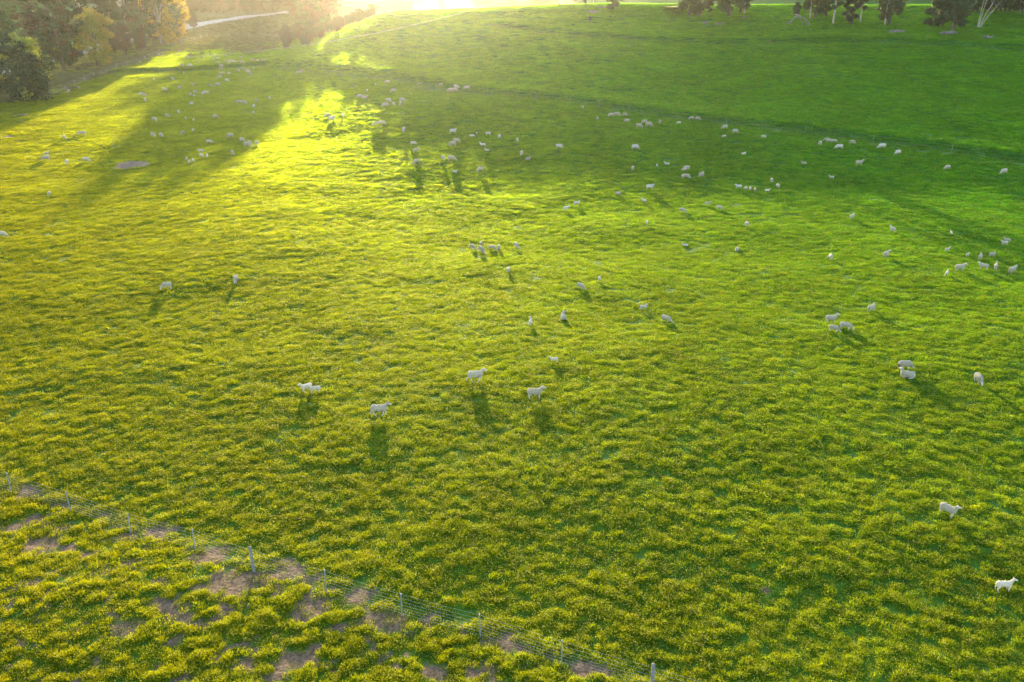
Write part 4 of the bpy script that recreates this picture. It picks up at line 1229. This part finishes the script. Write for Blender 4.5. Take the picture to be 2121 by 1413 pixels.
def place_sheep():
    GR = 'sheep scattered over the paddock'
    for i, (px, py, pose, head, size, lab) in enumerate(SHEEP):
        lamb = size < .78 or 'lamb' in lab
        if lamb and size > .8: size *= .95
        p = at(px, py, .34*size if pose != 'Y' else .2*size)
        near = py > 560
        rr = random.Random(i*7+3)
        turned = rr.choice([0, 0, 1, 2])
        if 'looking left' in lab or 'looking back' in lab: turned = 1
        if 'facing the viewer' in lab or 'running' in lab or 'trotting' in lab: turned = 0
        tone = 'dark' if ('dark face' in lab or 'grey face' in lab) else 'grey' if 'grey' in lab else 'cream'
        rz = R(head)+rr.uniform(-.12, .12)
        nm = 'lamb' if lamb else 'sheep'
        size = size*float(np.interp(py, [150, 300, 400, 450], [1.05, .92, .76, .69]))
        s = size*(.90 if lamb and size > .75 else 1.0)
        sc = (s*rr.uniform(.95, 1.04), s*rr.uniform(.93, 1.05), s*rr.uniform(.95, 1.03))
        if not near:
            o = link(nm, far_mesh(pose, turned, lamb, tone), None, p)
            o.rotation_euler = (0, 0, rz); o.scale = sc
            tag(o, lab, nm, GR)
            continue
        t = empty(nm, p, rz); t.scale = sc
        tag(t, lab, nm, GR)
        fl, bd, ears, (n1, hd, side, upv, d) = shape(pose, turned, lamb, True)
        if tone == 'grey' and not lamb: fl = recolour(fl, M['wool'], M['greywool'])
        link('body', bd, t); link('fleece', fl, t)
        for e in ears: link('ear', e, t)
        if 'dark rump' in lab or 'brown legged' in lab or 'dark stained' in lab or 'dark thigh' in lab or 'dark hind' in lab:
            b = bmesh.new(); ell(b, (-.47, 0, .42), (.07, .10, .17)); ell(b, (-.40, .10, .36), (.07, .05, .12)); ell(b, (-.40, -.10, .36), (.07, .05, .12))
            me, _ = solid(b, .03, 'stained_rump', [M['dag']], .03, 5)
            link('stained_rump', me, t)
        if 'curled horn' in lab:
            for s_ in (1, -1):
                V = []; Fs = []; pts = []; rad = []
                c = n1+side*(.085*s_)+upv*.03
                for k in range(12):
                    a = k*.45; q = .085-.003*k
                    pts.append(c+side*(.004*k*s_)+d*(-math.cos(a)*q+.03)+upv*(math.sin(a)*q)); rad.append(.030*(1-k/14))
                tube(V, Fs, pts, rad, 7)
                link('horn', tube_mesh('horn', V, Fs, [M['horn']]), t)
place_sheep()

# ------------------------------------------------------------------ pond glint on the crest
def pond():
    p = at(1396, 20, 0, base_h)
    n = 28; V = [(0, 0, 0)]
    for k in range(n):
        a = 2*math.pi*k/n; q = 1+.18*math.sin(3*a+1)
        V.append((3.0*q*math.cos(a), 5.5*q*math.sin(a), 0))
    me = bpy.data.meshes.new('pond'); me.from_pydata(V, [], [(0, 1+k, 1+(k+1) % n) for k in range(n)]); me.materials.append(M['water'])
    z = max(float(full_h(np.array(p.x+v[0]), np.array(p.y+v[1]))) for v in V)
    o = link('pond', me, None, (p.x, p.y, z+.03)); tag(o, 'small farm pond shining on the hill crest', kind='structure')
pond()

# ------------------------------------------------------------------ the bare hollow
def dirt_hollow():
    hx, hy, rx, ry, dep = HOLLOWS[0]
    nr, na = 22, 72; V = []
    for i in range(nr+1):
        q = 1.22*i/nr
        for k in range(na):
            a = 2*math.pi*k/na; e = 1+.05*math.sin(3*a+.5)+.035*math.sin(7*a)
            V.append((hx+rx*q*e*math.cos(a), hy+ry*q*e*math.sin(a)))
    V = np.array(V); q = np.repeat(1.22*np.arange(nr+1)/nr, na)
    z = full_h(V[:, 0], V[:, 1])+.05+.16*np.exp(-((q-.72)/.2)**2)-.30*np.exp(-(q/.3)**2)-.26*ss(.98, 1.22, q)+.05*(fbm(V[:, 0]*3, V[:, 1]*3, 5, 3)-.5)
    idx = np.arange((nr+1)*na).reshape(nr+1, na)
    nx = np.roll(idx, -1, 1)
    Fq = np.stack([idx[:-1], nx[:-1], nx[1:], idx[1:]], -1).reshape(-1, 4)
    o = link('dirt_hollow', np_mesh('dirt_hollow', np.column_stack([V, z]), Fq, [M['soil'], M['darksoil']], np.repeat(np.arange(nr) < 7, na).astype(int), smooth=True))  # innermost rings take the darker soil colour
    tag(o, 'round bare dirt hollow with a raised rim in the pasture', kind='structure')
dirt_hollow()

# ------------------------------------------------------------------ air
def haze():
    bm = bmesh.new(); bmesh.ops.create_cube(bm, size=1)
    me = bpy.data.meshes.new('haze'); bm.to_mesh(me); bm.free()
    m, nt, out = newmat('haze_air')
    v = N(nt, 'ShaderNodeVolumePrincipled')
    v.inputs['Color'].default_value = (.95, .93, .90, 1)
    v.inputs['Density'].default_value = HAZE_D
    v.inputs['Anisotropy'].default_value = HAZE_G
    nt.links.new(v.outputs[0], out.inputs['Volume'])
    me.materials.append(m)
    o = link('haze', me, None, (0, 425, 47)); o.scale = (2200, 960, 116)
    tag(o, 'thin warm evening haze over the valley', kind='stuff')
HAZE_D, HAZE_G = .000055, .885
haze()
